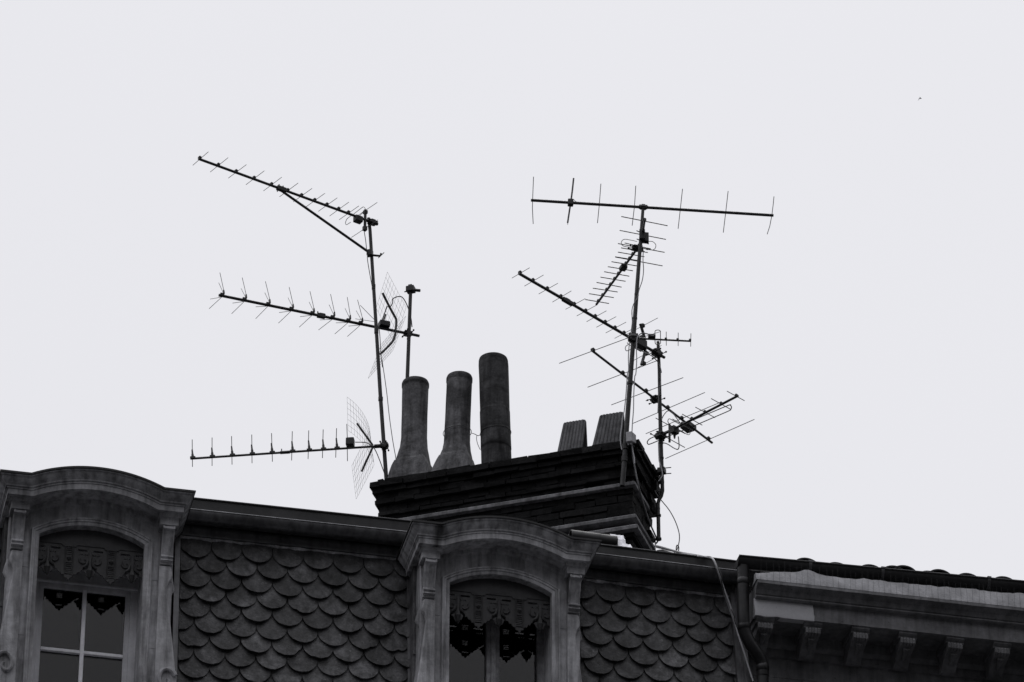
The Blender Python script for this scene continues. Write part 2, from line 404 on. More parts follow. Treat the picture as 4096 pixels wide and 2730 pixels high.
AIL = [pt3(1525, 1010), pt3(1532, 1040), pt3(1541, 1075), pt3(1540, 1110), pt3(1520, 1135), pt3(1512, 1165), pt3(1505, 1190), pt3(1520, 1300), pt3(1537, 1420), pt3(1556, 1568), pt3(1592, 1800), pt3(1625, 2050), pt3(1640, 2250), pt3(1645, 2400)]
CON = dict(l=pt3(1432, 700)[0], r=pt3(1531, 700)[0], top=pt3(1480, 648, OW + .12)[1], bot=pt3(1480, 968, OW + .05)[1])
print("console", CON, LOC)

def dormer(c, zc, label, old):
    hw, kn, en = LOC['hw'], LOC['knee'], LOC['end']; zs = zc + LOC['zs']; ac = c + LOC['off']
    path = [(ac - en, zc), (ac - kn - .085, zc), (ac - kn - .055, zc), (ac - kn - .028, zc)] + arc_pts(ac - kn, ac + kn, zc, LOC['rise'], 26) + [(ac + en, zc)]
    zlow = zc - 3.0
    arch = arc_pts(c - hw, c + hw, zs, LOC['cr'], 26)
    # body: piers, spandrel above the arch, cheeks
    b = MB(); of, ob = OW, OW - .34; po = CON['r'] + .012
    for sg in (-1, 1):
        x0, x1 = sorted((c + sg * hw, c + sg * po)); [b.box(FW, x0, x1, ob, of, a_, b_) for a_, b_ in ((zlow, zc - 1.50), (zc - 1.496, zc - .795), (zc - .791, zs))]
    ztop = lambda s: zc - .12 + (LOC['rise'] if False else 0)
    pa = arc_pts(ac - kn, ac + kn, zc, LOC['rise'], 60)
    def crown(s):
        if s <= pa[0][0] or s >= pa[-1][0]: return zc - .13
        for (a, za_), (d, zd) in zip(pa, pa[1:]):
            if a <= s <= d: return za_ + (zd - za_) * (s - a) / (d - a) - .13
        return zc - .13
    cols = [c - po] + [p[0] for p in arch] + [c + po]; low = [zs] + [p[1] for p in arch] + [zs]
    for i in range(len(cols) - 1):
        a, d = cols[i], cols[i + 1]
        b.hexa([FW(a, ob, low[i]), FW(d, ob, low[i + 1]), FW(d, of, low[i + 1]), FW(a, of, low[i]),
                FW(a, ob, crown(a)), FW(d, ob, crown(d)), FW(d, of, crown(d)), FW(a, of, crown(a))])
    for sg in (-1, 1):
        x0, x1 = sorted((c + sg * (po - .004), c + sg * (po - .12))); b.box(FW, x0, x1, -.5, ob + .01, zlow, zc - .14)
    D = b.build("dormer", M['stone'], house, 20); tag(D, label)
    # cornice
    prof = [(.0, -.001), (.285, -.001), (.31, -.004), (.31, -.020), (.298, -.026), (.290, -.045), (.270, -.070), (.255, -.088), (.252, -.100), (.240, -.104), (.240, -.120), (.232, -.124), (.232, -.178), (.222, -.182), (.03, -.178), (.03, -.205), (.0, -.225)]
    b = MB(); sweep(b, path, prof, of, 0.10)
    def grime(p):            # soot run-off at the knees of the moulding
        s_ = (p - O1).dot(E1); k = 1.0
        for x, w_, d in (((ac - kn - .02, .045, .9), (ac + kn + .01, .03, .35)) if old else ((ac - kn + .1, .05, .25), (ac + kn - .06, .06, .3))):
            k *= 1 - d * math.exp(-((s_ - x) / w_) ** 4)
        return max(k, .1)
    b.build("cornice", M['stone'], D, 24, 0, grime)
    # zinc roof of the dormer
    b = MB(); mi = miters(path); up = []; dn = []
    rg = []
    for i, (s, z) in enumerate(path):
        e = -(.152) if i == 0 else (.152 if i == len(path) - 1 else 0)
        rg.append([FW(s + e, of + .322, z + .014), FW(s + e, of + .322, z - .006), FW(s + e, of + .314, z + .001), FW(s + e, -1.2, z + .001), FW(s + e, -1.2, z + .014)])
    b.rings(rg); b.build("roof", M['zincd'], D, 30)
    # bed mould blocks over the consoles, and consoles
    cw = (CON['r'] - CON['l']) / 2
    for sg in (-1, 1):
        cc = c + sg * (CON['l'] + CON['r']) / 2; t = zc + CON['top']; bt = zc + CON['bot']
        b = MB(); hw_ = cw
        zz = zc - .179
        b.extr(FW, [(of - .02, zz), (of + .175, zz), (of + .16, zz - .03), (of + .15, zz - .04), (of + .15, t + .002), (of - .02, t + .002)], cc - hw_ - .03, cc + hw_ + .03)
        b.extr(FW, [(of - .03, zz), (of + .19, zz), (of + .175, zz - .03), (of - .03, zz - .03)], cc - hw_ - .045, cc + hw_ + .045)
        b.build("console_cap", M['stone'], D, 20, .004)
        b = MB(); H = t - bt
        pr = []
        for k in range(41):     # scroll seen from the side
            u = k / 40
            q = .135 + .018 * math.sin(u * math.pi * 5) * (1 - u) if u < .12 else .125 - .075 * ((u - .12) / .62) ** .8 if u < .74 else (.064 if u < .80 else (.082 if u < .85 else (.066 if u < .89 else (.080 if u < .94 else .05))))
            pr.append((of + q, t - H * u))
        b.extr(FW, [(of - .02, t)] + pr + [(of - .02, bt)], cc - hw_, cc + hw_, 0, 0, 4)
        b.extr(FW, [(o + .006 if of + .04 < o else o, z) for o, z in pr[:30]] + [(of - .02, pr[29][1]), (of - .02, t)], cc - hw_, cc - hw_ + .014)
        b.extr(FW, [(o + .006 if of + .04 < o else o, z) for o, z in pr[:30]] + [(of - .02, pr[29][1]), (of - .02, t)], cc + hw_ - .014, cc + hw_)
        b.build("console", M['stone'], D, 30)
        # scrolled wing below the console
        b = MB(); outl = [(c + sg * x, zc + z) for x, z in AIL]
        inn = [(c + sg * (CON['l'] - .005), z) for _, z in outl]
        rg = []
        for (s, z), (s2, z2_) in zip(outl, inn):
            a, d = (s, s2) if sg > 0 else (s2, s)
            bulge = .045
            rg.append([FW(s2, of - .2, z), FW(s2, of + .04, z), FW(s2 + (s - s2) * .9, of + bulge, z), FW(s, of + bulge - .012, z), FW(s, of - .2, z)])
        b.rings(rg)
        # side lobe and base volute
        lob = [(c + sg * (AIL[3][0] + .0), of - .14 + .28 * i / 6, zc + AIL[2][1] - .02 + .03 * math.sin(i)) for i in range(7)]
        vc = (c + sg * (AIL[-2][0] - .12), zc + AIL[-5][1] - .50)
        sp = [FW(vc[0] + sg * (.092 - .0048 * i) * math.cos(i * .42 + .4), of + .052, vc[1] + (.135 - .007 * i) * math.sin(i * .42 + .4)) for i in range(17)]
        b.tube(sp, [.024 - .0008 * i for i in range(17)], 8)
        b.build("scroll_wing", M['stone'], D, 40)
        b = MB(); x = c + sg * (AIL[6][0] + .004)
        b.tube([FW(x + sg * .02, of - .06, zc + AIL[2][1] + .03), FW(x + sg * .035, of - .08, zc + AIL[4][1] - .02), FW(x + sg * .01, of - .08, zc + AIL[6][1] - .04)], [.03, .045, .02], 10)
        b.build("side_volute", M['stone'], D, 60)
        # lead cheek strip where the tiles meet the dormer
        b = MB(); x0, x1 = sorted((c + sg * (po + .002), c + sg * (po + .03)))
        for k in range(6):
            b.box(FW, x0, x1, .0, .30 + .01 * (k % 2), zc - .62 - .5 * k, zc - .62 + .02 - .5 * k + .48, 1 + .25 * (k % 3))
        b.build("cheek_flashing", M['lead'], D, 0, .004)
    # moulded architrave round the opening
    b = MB(); AP = [(c - hw, zlow + .3), (c - hw, zs)] + arch[1:-1] + [(c + hw, zs), (c + hw, zlow + .3)]
    pf = [(-.06, -.003), (.018, -.003), (.022, .006), (.022, .028), (.032, .034), (.032, .052), (.040, .056), (.040, .068), (.0, .075), (-.06, .075)]
    sweep(b, AP, pf, of); b.build("architrave", M['stone'], D, 24)
    # lambrequin: pierced and scalloped valance hung in the arch
    lo = of - .07; CELL = .0062; b = MB(); nu = int(2 * hw / CELL); TOPV = -LOC['cr']
    def bottom(u):
        y = .30
        for pc in (.1, .5, .9):
            d = abs(u - pc)
            if d < .2:
                bb = .255 + .15 * (d / .2) ** 1.4
                if d < .075: bb = max(bb, .375 - 1.15 * d * (1 + 4 * d))
                y = bb
        for tcn in (.3, .7):
            d = abs(u - tcn)
            if d < .045: y = max(y, .405 - 1.1 * d)
        return y
    def solid(u, v):
        if v > bottom(u) + .006 * math.sin(u * 190) * (v > .28): return False
        for tcn in (.3, .7):
            if abs(u - tcn) < .031:
                for v0, k in ((.055, 5), (.222, 7)):
                    q = (v - v0) / .0195
                    if 0 <= q < k and (q % 1) < .5: return False
        for pc in (.1, .5, .9):
            d = u - pc; a = abs(d)
            if .03 < a < .115 and .072 < v < .09: return False
            if .02 < a < .09 and .120 < v < .135 and int(a * 90) % 2 == 0: return False
            if abs((v - .245) - a * .55) < .011 and .018 < a < .07: return False
        return True
    def archv(u):
        s = c - hw + 2 * hw * u
        for (a, za_), (d, zd) in zip(arch, arch[1:]):
            if a <= s <= d + 1e-6: return zs - (za_ + (zd - za_) * (s - a) / max(d - a, 1e-6))
        return 0
    nv = int((.42 + LOC['cr']) / CELL) + 2
    grid = [[False] * nv for _ in range(nu)]
    for i in range(nu):
        u = (i + .5) / nu; av = archv(u) - .02
        for j in range(nv):
            v = TOPV + (j + .5) * CELL
            grid[i][j] = v > av and solid(u, v)
    s_ = lambda i: c - hw + 2 * hw * i / nu; zz_ = lambda j: zs - TOPV - j * CELL
    gt = lambda i, j: 0 <= i < nu and 0 <= j < nv and grid[i][j]
    idx = {}; vs = []; fs = []
    def vid(i, j, k):
        if (i, j, k) not in idx: idx[(i, j, k)] = len(vs); vs.append(FW(s_(i), lo - (.012 if k else 0), zz_(j)))
        return idx[(i, j, k)]
    for i in range(nu):
        for j in range(nv):
            if not grid[i][j]: continue
            fs.append((vid(i, j, 0), vid(i, j + 1, 0), vid(i + 1, j + 1, 0), vid(i + 1, j, 0)))
            fs.append((vid(i, j, 1), vid(i + 1, j, 1), vid(i + 1, j + 1, 1), vid(i, j + 1, 1)))
            for (di, dj, p0, p1) in ((-1, 0, (i, j), (i, j + 1)), (1, 0, (i + 1, j + 1), (i + 1, j)), (0, -1, (i + 1, j), (i, j)), (0, 1, (i, j + 1), (i + 1, j + 1))):
                if not gt(i + di, j + dj):
                    fs.append((vid(*p0, 0), vid(*p0, 1), vid(*p1, 1), vid(*p1, 0)))
    b.add(vs, fs)
    UV = lambda u, v, o=.004: FW(c - hw + 2 * hw * u, lo + o, zs - v)
    for pc in (.1, .5, .9):     # raised borders and scrolls
        ua, ub = max(pc - .17, .012), min(pc + .17, .988)
        pts = [(ua, .30), (ua, .06), (ua + .03, .055), (ua + .045, .035), (ub - .045, .035), (ub - .03, .055), (ub, .06), (ub, .30)]
        if pc < .2: pts = pts[3:]; pts[0] = (.012, .035)
        if pc > .8: pts = pts[:5]; pts[-1] = (.988, .035)
        b.tube([UV(*p) for p in pts],   .0035, 6)
        for sg in (-1, 1):
            f = lambda t, r0, cx, cz: (min(max(pc + sg * (cx + r0 * math.cos(t)), .01), .99), cz + r0 * 2 * hw * math.sin(t))
            b.tube([UV(*f(-.6 + .5 * k, .045 - .003 * k, .06, .19), .006) for k in range(11)], [.0095 - .0006 * k for k in range(11)], 6)
            b.tube([UV(pc + sg * x if 0.01 < pc + sg * x < .99 else (.01 if sg < 0 else .99), y, .006) for x, y in ((.008, .12), (.012, .17), (.03, .235), (.06, .262))], [.006, .012, .016, .01], 6)
        b.tube([UV(pc, .10, .008), UV(pc, .16, .014), UV(pc, .23, .012), UV(pc, .30, .012), UV(pc, .36, .006)], [.012, .02, .012, .028, .008], 8)
    for tcn in (.3, .7):
        for sg in (-1, 1): b.tube([UV(tcn + sg * .04, .045), UV(tcn + sg * .04, .355)], .004, 6)
        b.tube([UV(tcn, .155), UV(tcn, .178), UV(tcn, .2)], [.006, .022, .006], 8)
    b.build("lambrequin", M['lamb'], D, 30)
    # window
    fo = of - .33; m = M['woodo'] if old else M['wood']; zt_ = zs - .30 if not old else zs - .10
    b = MB()
    b.box(FW, c - hw - .06, c - hw + .065, fo - .06, fo, zlow + .3, zt_); b.box(FW, c + hw - .065, c + hw + .06, fo - .06, fo, zlow + .3, zt_)
    b.box(FW, c - hw - .06, c + hw + .06, fo - .06, fo + .002, zt_, zs + .16)
    b.extr(FW, [(fo, zt_ - .005), (fo + .022, zt_ + .0), (fo + .022, zt_ + .02), (fo, zt_ + .035)], c - hw, c + hw)
    b.extr(FW, [(fo, zt_ + .13), (fo + .016, zt_ + .135), (fo + .016, zt_ + .15), (fo, zt_ + .165)], c - hw, c + hw)
    if old:
        b.box(FW, c - .062, c + .062, fo - .055, fo + .012, zlow + .3, zt_); b.box(FW, c - .022, c + .022, fo, fo + .03, zlow + .3, zt_)
    else:
        b.box(FW, c - hw + .065, c - hw + .11, fo - .05, fo - .012, zlow + .3, zt_); b.box(FW, c + hw - .11, c + hw - .065, fo - .05, fo - .012, zlow + .3, zt_)
        b.box(FW, c - hw + .065, c + hw - .065, fo - .05, fo - .012, zt_ - .05, zt_ - .002)
    F_ = b.build("window_frame", m, D, 0, .004)
    zm = zs - (.93 if old else .975); gm = M['woodo'] if old else m
    if old:
        for k in (0, 1, 2):
            for x0, x1 in ((c - hw + .065, c - .062), (c + .062, c + hw - .065)):
                b = MB(); b.box(FW, x0, x1, fo - .03, fo - .004, zm - .036 - .75 * k, zm - .75 * k, 1, .003); b.build("glazing_bar", gm, D, 0, .003)
    else:
        b = MB(); b.box(FW, c - .018, c + .018, fo - .04, fo + .006, zlow + .3, zt_ - .05, 1.5); b.build("glazing_bar", gm, D, 0, .003)
        for k in (0, 1, 2):
            for x0, x1 in ((c - hw + .11, c - .018), (c + .018, c + hw - .11)):
                b = MB(); b.box(FW, x0, x1, fo - .04, fo - .002, zm - .03 - .5 * k, zm - .5 * k, 1.5); b.build("glazing_bar", gm, D, 0, .003)
    for x0, x1 in ((c - hw + .06, c - .01), (c + .01, c + hw - .06)):
        e = random.uniform(-.002, .002); b = MB()
        b.hexa([FW(x0, fo - .040 + e, zlow + .3), FW(x1, fo - .040, zlow + .3), FW(x1, fo - .036, zlow + .3), FW(x0, fo - .036 + e, zlow + .3),
                FW(x0, fo - .040 + e, zt_ + .02), FW(x1, fo - .040, zt_ + .02), FW(x1, fo - .036, zt_ + .02), FW(x0, fo - .036 + e, zt_ + .02)])
        b.build("pane", M['glass'], D, 0)
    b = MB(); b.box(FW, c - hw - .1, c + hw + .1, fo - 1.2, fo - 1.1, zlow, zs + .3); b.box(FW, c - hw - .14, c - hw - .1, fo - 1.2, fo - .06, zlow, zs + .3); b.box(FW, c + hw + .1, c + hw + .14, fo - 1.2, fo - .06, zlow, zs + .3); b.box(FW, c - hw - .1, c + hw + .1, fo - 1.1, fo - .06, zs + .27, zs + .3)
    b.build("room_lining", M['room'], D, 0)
# left dormer position
o1L, o1R = fp(*zA(240, 950), OW)[0], fp(*zA(962, 950), OW)[0]
C1 = (o1L + o1R) / 2
ZC1 = (fp(*zA(1318, 290), OW + QL)[1] * .5 + fp(*zA(1115, 263), OW + QL)[1] * .25 + fp(*zA(205, 163), OW + QL)[1] * .25)
print("C1", C1, C2, ZC1, ZC2, (o1R - o1L) / 2, HWO)
dormer(C2, ZC2, "dormer with peeling double casement and black run-off stain on its cornice", True)
dormer(C1, ZC1, "dormer with pale six-pane window frame", False)

# ridge roll and plaster lumps lying on the roof behind the right-hand dormer
g = MB(); ro = -.35
(a0, b0), (a1, b1) = fp(*z4(28, 330), ro), fp(*z4(352, 370), ro)
for (rr, r2) in ((.085, .078),):
    pr = [(ro + rr * math.cos(R(a)), rr * math.sin(R(a))) for a in range(-40, 221, 13)] + [(ro + r2 * math.cos(R(a)), r2 * math.sin(R(a))) for a in range(220, -41, -13)]
    g.extr(FW, pr, a0 - .08, a1, b0 - .012, b1 - .02, 6, .22)
tag(g.build("ridge_roll", M['zincd'], house), "half-round zinc roll with an open end")
g = MB()
for (x0, y0, x1, y1, o_) in ((318, 285, 430, 356, -.42), (356, 340, 418, 420, -.28), (416, 362, 492, 425, -.26)):
    (sa, za_), (sb, zb2) = fp(*z4(x0, y1), o_), fp(*z4(x1, y0), o_); zz = fp(*z4((x0 + x1) / 2, y0), o_)[1]; zl_ = fp(*z4((x0 + x1) / 2, y1), o_)[1]
    n = 6; rg = []
    for i in range(n + 1):
        s = sa + (sb - sa) * i / n; rg.append([FW(s, o_ + q + .012 * NZ.noise(V((s * 30, z * 30, q * 9))), z + .016 * NZ.noise(V((s * 25, q * 30, z * 20)))) for q, z in ((.03, zl_ - .06), (.0, zl_ + .3 * (zz - zl_)), (-.03, zl_ + .6 * (zz - zl_)), (-.07, zz + .02), (-.14, zz + .02), (-.2, zl_ - .06))])
    g.rings(rg)
g.build("plaster_lump", M['white'], house, 0)

# ------------------------------------------------------------------ chimney stack
AL = R(17.5)
E2 = V((math.cos(AL), -math.sin(AL), 0)); N2 = V((-math.sin(AL), -math.cos(AL), 0))
z6 = Q(1450, 1350, 1.7423)
YC = 43.2
KP = onY(*z6(1862, 1225), YC); KP.z = 0
def CW(a, b, z): return KP + E2 * a + N2 * b + UP * z            # a along the long face (0 at the right corner), b towards the street
def cp(px, py, b=0.0):
    P = onP(px, py, KP + N2 * b, N2); return (P - KP).dot(E2), P.z
ZT = (cp(*z6(1800, 697), .08)[1] + cp(*z6(700, 902), .08)[1] + cp(*z6(150, 1000), .08)[1]) / 3
AE = cp(*z6(108, 1012), .08)[0] + .08
WD = .54
print("chimney", ZT, AE, cp(*z6(1800, 697), .08), cp(*z6(150, 1000), .08))
stack = MB()
stack.box(CW, AE + .01, -.01, -WD + .01, -.01, ZT - 2.6, ZT - .015)
courses = []     # (top offset, height, projection)
courses += [(0, .062, .08), (.062, .07, .15), (.132, .06, .125), (.192, .07, .095), (.262, .06, .105), (.322, .075, .065), (.397, .055, .075), (.452, .045, .055)]
t = .555
for k in range(4): courses.append((t, .082, .045 + .004 * k)); t += .085
t2 = 1.17
for k in range(14): courses.append((t2, .08, .03)); t2 += .085
def face_bricks(u0, u1, place, z1, z0, q, lb=.235):
    u = u0 - random.uniform(0, lb)
    while u < u1:
        L = lb * random.uniform(.85, 1.15); a = max(u, u0); b = min(u + L - .005, u1); u += L
        if b - a < .03: continue
        j = random.uniform(-.007, .007) + (-.02 if random.random() < .05 else 0)
        place(a, b, q + j, z0 + .004 + random.uniform(0, .004), z1 - .004, random.choice((.7, .85, 1, 1, 1.15, 1.35)))
for (o_, h, q) in courses:
    z1, z0 = ZT - o_, ZT - o_ - h
    face_bricks(AE - q, q, lambda a, b, qq, c0, c1, t_: stack.box(CW, a, b, -.06, qq, c0, c1, t_, .006), z1, z0, q)                      # street side
    face_bricks(-WD - q, 0.0 + q - .004, lambda a, b, qq, c0, c1, t_: stack.box(CW, -.06, qq, a, b, c0, c1, t_, .003), z1, z0, q)         # right end
    face_bricks(-WD - q, 0.0 + q - .004, lambda a, b, qq, c0, c1, t_: stack.box(CW, AE - qq, AE + .06, a, b, c0, c1, t_, .003), z1, z0, q)  # left end
    face_bricks(AE - q, q, lambda a, b, qq, c0, c1, t_: stack.box(CW, a, b, -WD - qq, -WD + .06, c0, c1, t_, .003), z1, z0, q)
# broken brick corbel at the far right corner
for (a, b, z, h) in ((.10, -WD - .09, .11, .10), (.12, -WD - .10, .20, .10), (.07, -WD - .05, .36, .09), (.085, -WD - .05, .46, .08), (.05, -WD - .02, .6, .08), (.075, -WD - .03, .80, .06), (.05, -WD - .02, .98, .08)):
    stack.box(CW, 0, a + .03, b - .05, b + .13, ZT - z - h, ZT - z, random.uniform(.6, 1.1), .014)
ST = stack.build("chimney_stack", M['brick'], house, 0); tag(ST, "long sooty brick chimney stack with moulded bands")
for (o_, h, q) in ((.492, .062, .085), (.890, .062, .095), (1.025, .066, .115)):
    g = MB(); zt_ = ZT - o_
    pr = [(-.05, 0), (q - .035, 0), (q, -.026), (q, -h), (q - .03, -h - .012), (-.05, -h - .012)]
    n = 1
    rg = []
    for (ca, cb, sa, sb) in ((AE, 0, -1, 1), (0, 0, 1, 1), (0, -WD, 1, -1), (AE, -WD, -1, -1), (AE, 0, -1, 1)):
        rg.append([CW(ca + sa * p, cb + sb * p, zt_ + r) for p, r in pr])
    if o_ > 1: pass
    g.rings(rg, False); g.build("string_course", M['band'], ST, 25, .003)
g = MB(); rg = []
for (ca, cb, sa, sb) in ((AE, 0, -1, 1), (0, 0, 1, 1), (0, -WD, 1, -1), (AE, -WD, -1, -1), (AE, 0, -1, 1)):
    rg.append([CW(ca + sa * p, cb + sb * p, ZT - 1.1 + r) for p, r in ((-.05, 0), (.06, 0), (.06, -.05), (-.05, -.07))])
g.rings(rg, False); g.build("string_course", M['brick'], ST, 25)

# pots
def pot(base_px, top_px, kind, bcen=-.29):
    # base centre on the cap, then profile up to the rim
    a0, _ = cp(*base_px, bcen); a1, zt_ = cp(*top_px, bcen); H = zt_ - ZT; g = MB(); n = 40; PK = (1.10, 1.09, 1.06)[kind]
    c0 = CW(a0, bcen, ZT - .01); c1 = CW(a1, bcen, zt_)
    def ring(u, rx, sq):
        c = c0.lerp(c1, u); o = []
        for j in range(n):
            t = 2 * math.pi * j / n; ct, st = math.cos(t), math.sin(t)
            e = 2.0 + sq * 9; r = rx * PK / ((abs(ct) ** e + abs(st) ** e) ** (1 / e))
            k = 1 + .012 * NZ.noise(V((ct * 2, st * 2, u * 6 + a0)))
            o.append(c + E2 * (r * ct * k) + N2 * (r * st * k))
        return o
    if kind == 0: prof = [(0, .212, 1), (.06, .208, 1), (.13, .198, .9), (.20, .180, .8), (.255, .160, .6), (.262, .150, .45), (.33, .140, .2), (.40, .131, .05), (.50, .126, 0), (.70, .125, 0), (.92, .128, 0), (.955, .129, 0), (.96, .134, 0), (.985, .134, 0), (1.0, .127, 0), (1.0, .108, 0), (.80, .105, 0)]
    elif kind == 1: prof = [(0, .218, 1), (.05, .210, .9), (.12, .192, .8), (.20, .168, .5), (.245, .152, .35), (.25, .145, .25), (.32, .135, .05), (.40, .128, 0), (.60, .124, 0), (.85, .124, 0), (.95, .125, 0), (.955, .129, 0), (.985, .129, 0), (1.0, .122, 0), (1.0, .104, 0), (.80, .1, 0)]
    else: prof = [(0, .151, 0), (.10, .150, 0), (.25, .150, 0), (.253, .153, 0), (.40, .151, 0), (.56, .151, 0), (.563, .148, 0), (.75, .149, 0), (.95, .1505, 0), (.985, .148, 0), (1.0, .142, 0), (1.0, .125, 0), (.80, .12, 0)]
    fine = []
    for (ua, ra, qa), (ub, rb_, qb) in zip(prof, prof[1:]):
        k = max(1, int(abs(ub - ua) / .012)) if ub > ua else 1
        fine += [(ua + (ub - ua) * i / k, ra + (rb_ - ra) * i / k, qa + (qb - qa) * i / k) for i in range(k)]
    fine.append(prof[-1]); g.rings([ring(u, r, q) for u, r, q in fine])
    def soot(p):
        u = (p.z - ZT) / H; k = .5 if kind == 2 else 1.08
        if kind == 2:
            for x in (.25, .40, .56, .70, .78): k *= 1 - .5 * math.exp(-((u - x - .02 * NZ.noise(p * 9)) / .012) ** 2) * (NZ.noise(p * 7 + V((0, 0, x * 50))) > -.15)
        if u > .955: k *= .6
        return k
    return g.build("chimney_pot", M['clay'], ST, 50, 0, soot), a0, a1, zt_
p1 = pot(z6(352, 960), z6(369, 317), 0); tag(p1[0], "clay pot with the widest square foot")
p2 = pot(z6(647, 905), z6(676, 279), 1); tag(p2[0], "clay pot with a wire tied round its neck")
p3 = pot(z6(938, 850), z6(912, 156), 2); tag(p3[0], "tall straight pot with dark ring marks")

# tent hoods: two ribbed tiles leaning together
def hood(fl, fr, tl, tr, dep, label):
    g = MB()
    a0, zv = cp(*fl, -.226); a1, _ = cp(*fr, -.226); zb = ZT - .005
    b0 = -.17; bt = -.17 - dep
    t0, zt0 = cp(*tl, bt); t1, zt1 = cp(*tr, bt); ztp = (zt0 + zt1) / 2
    k = (ztp - zb) / (ztp - zv); a0 = t0 + (a0 - t0) * k; a1 = t1 + (a1 - t1) * k      # the foot is hidden behind the cap
    print('hood', a0, a1, zb, zv, ztp)
    w = .5 * ((a1 - a0) + (t1 - t0))
    def slab(bb, bt_, off):
        n = 30; rg = []
        for i in range(n + 1):
            u = i / n; rib = .010 if (i % 4) == 0 else 0.0
            A0 = a0 + (a1 - a0) * u; A1 = t0 + (t1 - t0) * u; sg = 1 if bb > bt_ else -1
            drop = .03 * max(0, (.12 - u) / .12) ** 2 + .012 * max(0, (u - .93) / .07)
            rg.append([CW(A0, bb - sg * rib, zb), CW(A1, bt_ - sg * rib, ztp - drop), CW(A1, bt_ - sg * .028, ztp - drop), CW(A0, bb - sg * .032, zb)])
        g.rings(rg, True, 1.0)
    slab(b0, bt + .018, 0); slab(bt - dep + .02, bt - .022, 0)
    o = g.build("chimney_hood", M['cement'], ST, 20); tag(o, label)
hood(z6(1358, 770), z6(1530, 737), z6(1398, 605), z6(1556, 571), .17, "ribbed tile hood standing nearer the pots")
hood(z6(1605, 712), z6(1797, 690), z6(1650, 552), z6(1820, 518), .17, "ribbed tile hood standing by the mast")

# ================================================================== neighbouring house
NB = FW(5, 0, 0)
nb = empty("neighbouring_building", NB, "neighbouring house with a bracketed stone cornice, black gutter and round roof tiles", "building")
# heights read at pixel column 3408
def zo(ypx, o, xpx=3408): return fp(xpx, ypx, o)[1]
s408 = lambda o: fp(3408, 2400, o)[0]
NL = fp(*z5(235, 550), .47)[0]; NR = fp(4096, 2450, .5)[0] + 3.5
PSR = -.003
slope = -.000
GO = .52; zgl = zo(2264, GO); NG = .082; oc = GO - NG
g = MB(); gs0 = fp(*z5(112, 145), GO)[0]
arc = [(oc + NG * math.cos(R(a)), zgl + NG * math.sin(R(a))) for a in range(0, -181, -12)] + [(oc + (NG - .006) * math.cos(R(a)), zgl + (NG - .006) * math.sin(R(a))) for a in range(-180, 1, 12)]
gsl = lambda s: .0205 * (s - fp(*z5(1240, 225), GO)[0])
g.extr(FW, arc, gs0, NR, gsl(gs0), gsl(NR), 4)
g.extr(FW, [(oc + NG * math.cos(R(a)), zgl + NG * math.sin(R(a))) for a in range(0, -181, -12)], gs0 - .006, gs0 + .002, gsl(gs0), gsl(gs0))
g.tube([FW(gs0, GO, zgl + .006 + gsl(gs0)), FW(NR, GO, zgl + .006 + gsl(NR))], .011, 8)
GT = g.build("gutter", M['zincd'], nb)
for x in (662, 1232, 2068):
    sb_ = fp(*z5(x, 215 + (x - 662) * .09), GO)[0]; b = MB()
    arc2 = [(oc + (NG + .007) * math.cos(R(a)), zgl + (NG + .007) * math.sin(R(a))) for a in range(8, -181, -12)] + [(oc + (NG - .001) * math.cos(R(a)), zgl + (NG - .001) * math.sin(R(a))) for a in range(-180, 9, 12)]
    b.extr(FW, arc2, sb_, sb_ + .03, gsl(sb_), gsl(sb_)); b.box(FW, sb_ - .004, sb_ + .034, GO - .03, GO + .015, zgl + .004 + gsl(sb_), zgl + .022 + gsl(sb_))
    b.build("gutter_bracket", M['zinc'], GT)
# cornice profile
z1 = zo(2358, .60); z0 = zo(2312, .535); zf = zo(2370, .60); zq = zo(2419, .50); zb1 = zo(2441, .47); zb2 = zo(2500, .47)
print("nb", [round(x, 3) for x in (zgl, z0, z1, zf, zq, zb1, zb2)])
g = MB()
pr = [(0, z1 + .0), (.58, z1), (.60, z1 - .003), (.60, zf), (.585, zf - .006), (.565, zf - .016), (.535, zf - .036), (.515, zq), (.505, zq), (.505, zq - .010), (.520, zq - .018), (.522, zq - .028), (.510, zq - .036), (.480, zb1 + .004), (.480, zb1), (.47, zb1 - .004), (.47, zb2), (.455, zb2 - .004), (.0, zb2 + .02)]
def ret(g, prof, s0, s1, ref=.47, n=60, wob=.0015):
    rg = [[FW(s0, o + random.uniform(-wob, wob), z) for o, z in prof], [FW(s0 + .05, o, z) for o, z in prof]]
    for i in range(1, n + 1):
        s = s0 + .15 + (s1 - s0 - .15) * i / n
        rg.append([FW(s, o + random.uniform(-wob, wob), z + random.uniform(-wob, wob)) for o, z in prof])
    g.rings(rg)
ret(g, pr, NL, NR)
CR = g.build("cornice", M['stone2'], nb, 24)
# pale weathered mortar slope on top of the cornice, ragged upper edge
g = MB(); n = 150; rg = []
sM0 = NL - .012
for i in range(n + 1):
    s = sM0 + (NR - sM0) * i / n
    dz = .016 * NZ.noise(V((s * 3.3, 0, 0))) + .012 * NZ.noise(V((s * 11, 3, 0))) + .008 * NZ.noise(V((s * 30, 5, 0)))
    k = max(0, 1 - (s - sM0) / .35); dz += gsl(s) * .9; dz -= .05 * k * k; dz += .05 * math.exp(-((s - sM0 - .52) / .09) ** 2)
    rg.append([FW(s, o, z) for o, z in ((.40, z1 + .002), (.597, z1 + .002), (.594, z1 + .016), (.570 + .008 * NZ.noise(V((s * 9, 1, 1))), (z0 + z1) / 2), (.535, z0 + dz), (.525, z0 + dz), (.50, z1 + .03))])
g.rings(rg); g.build("mortar_topping", M['mortar'], CR, 30)
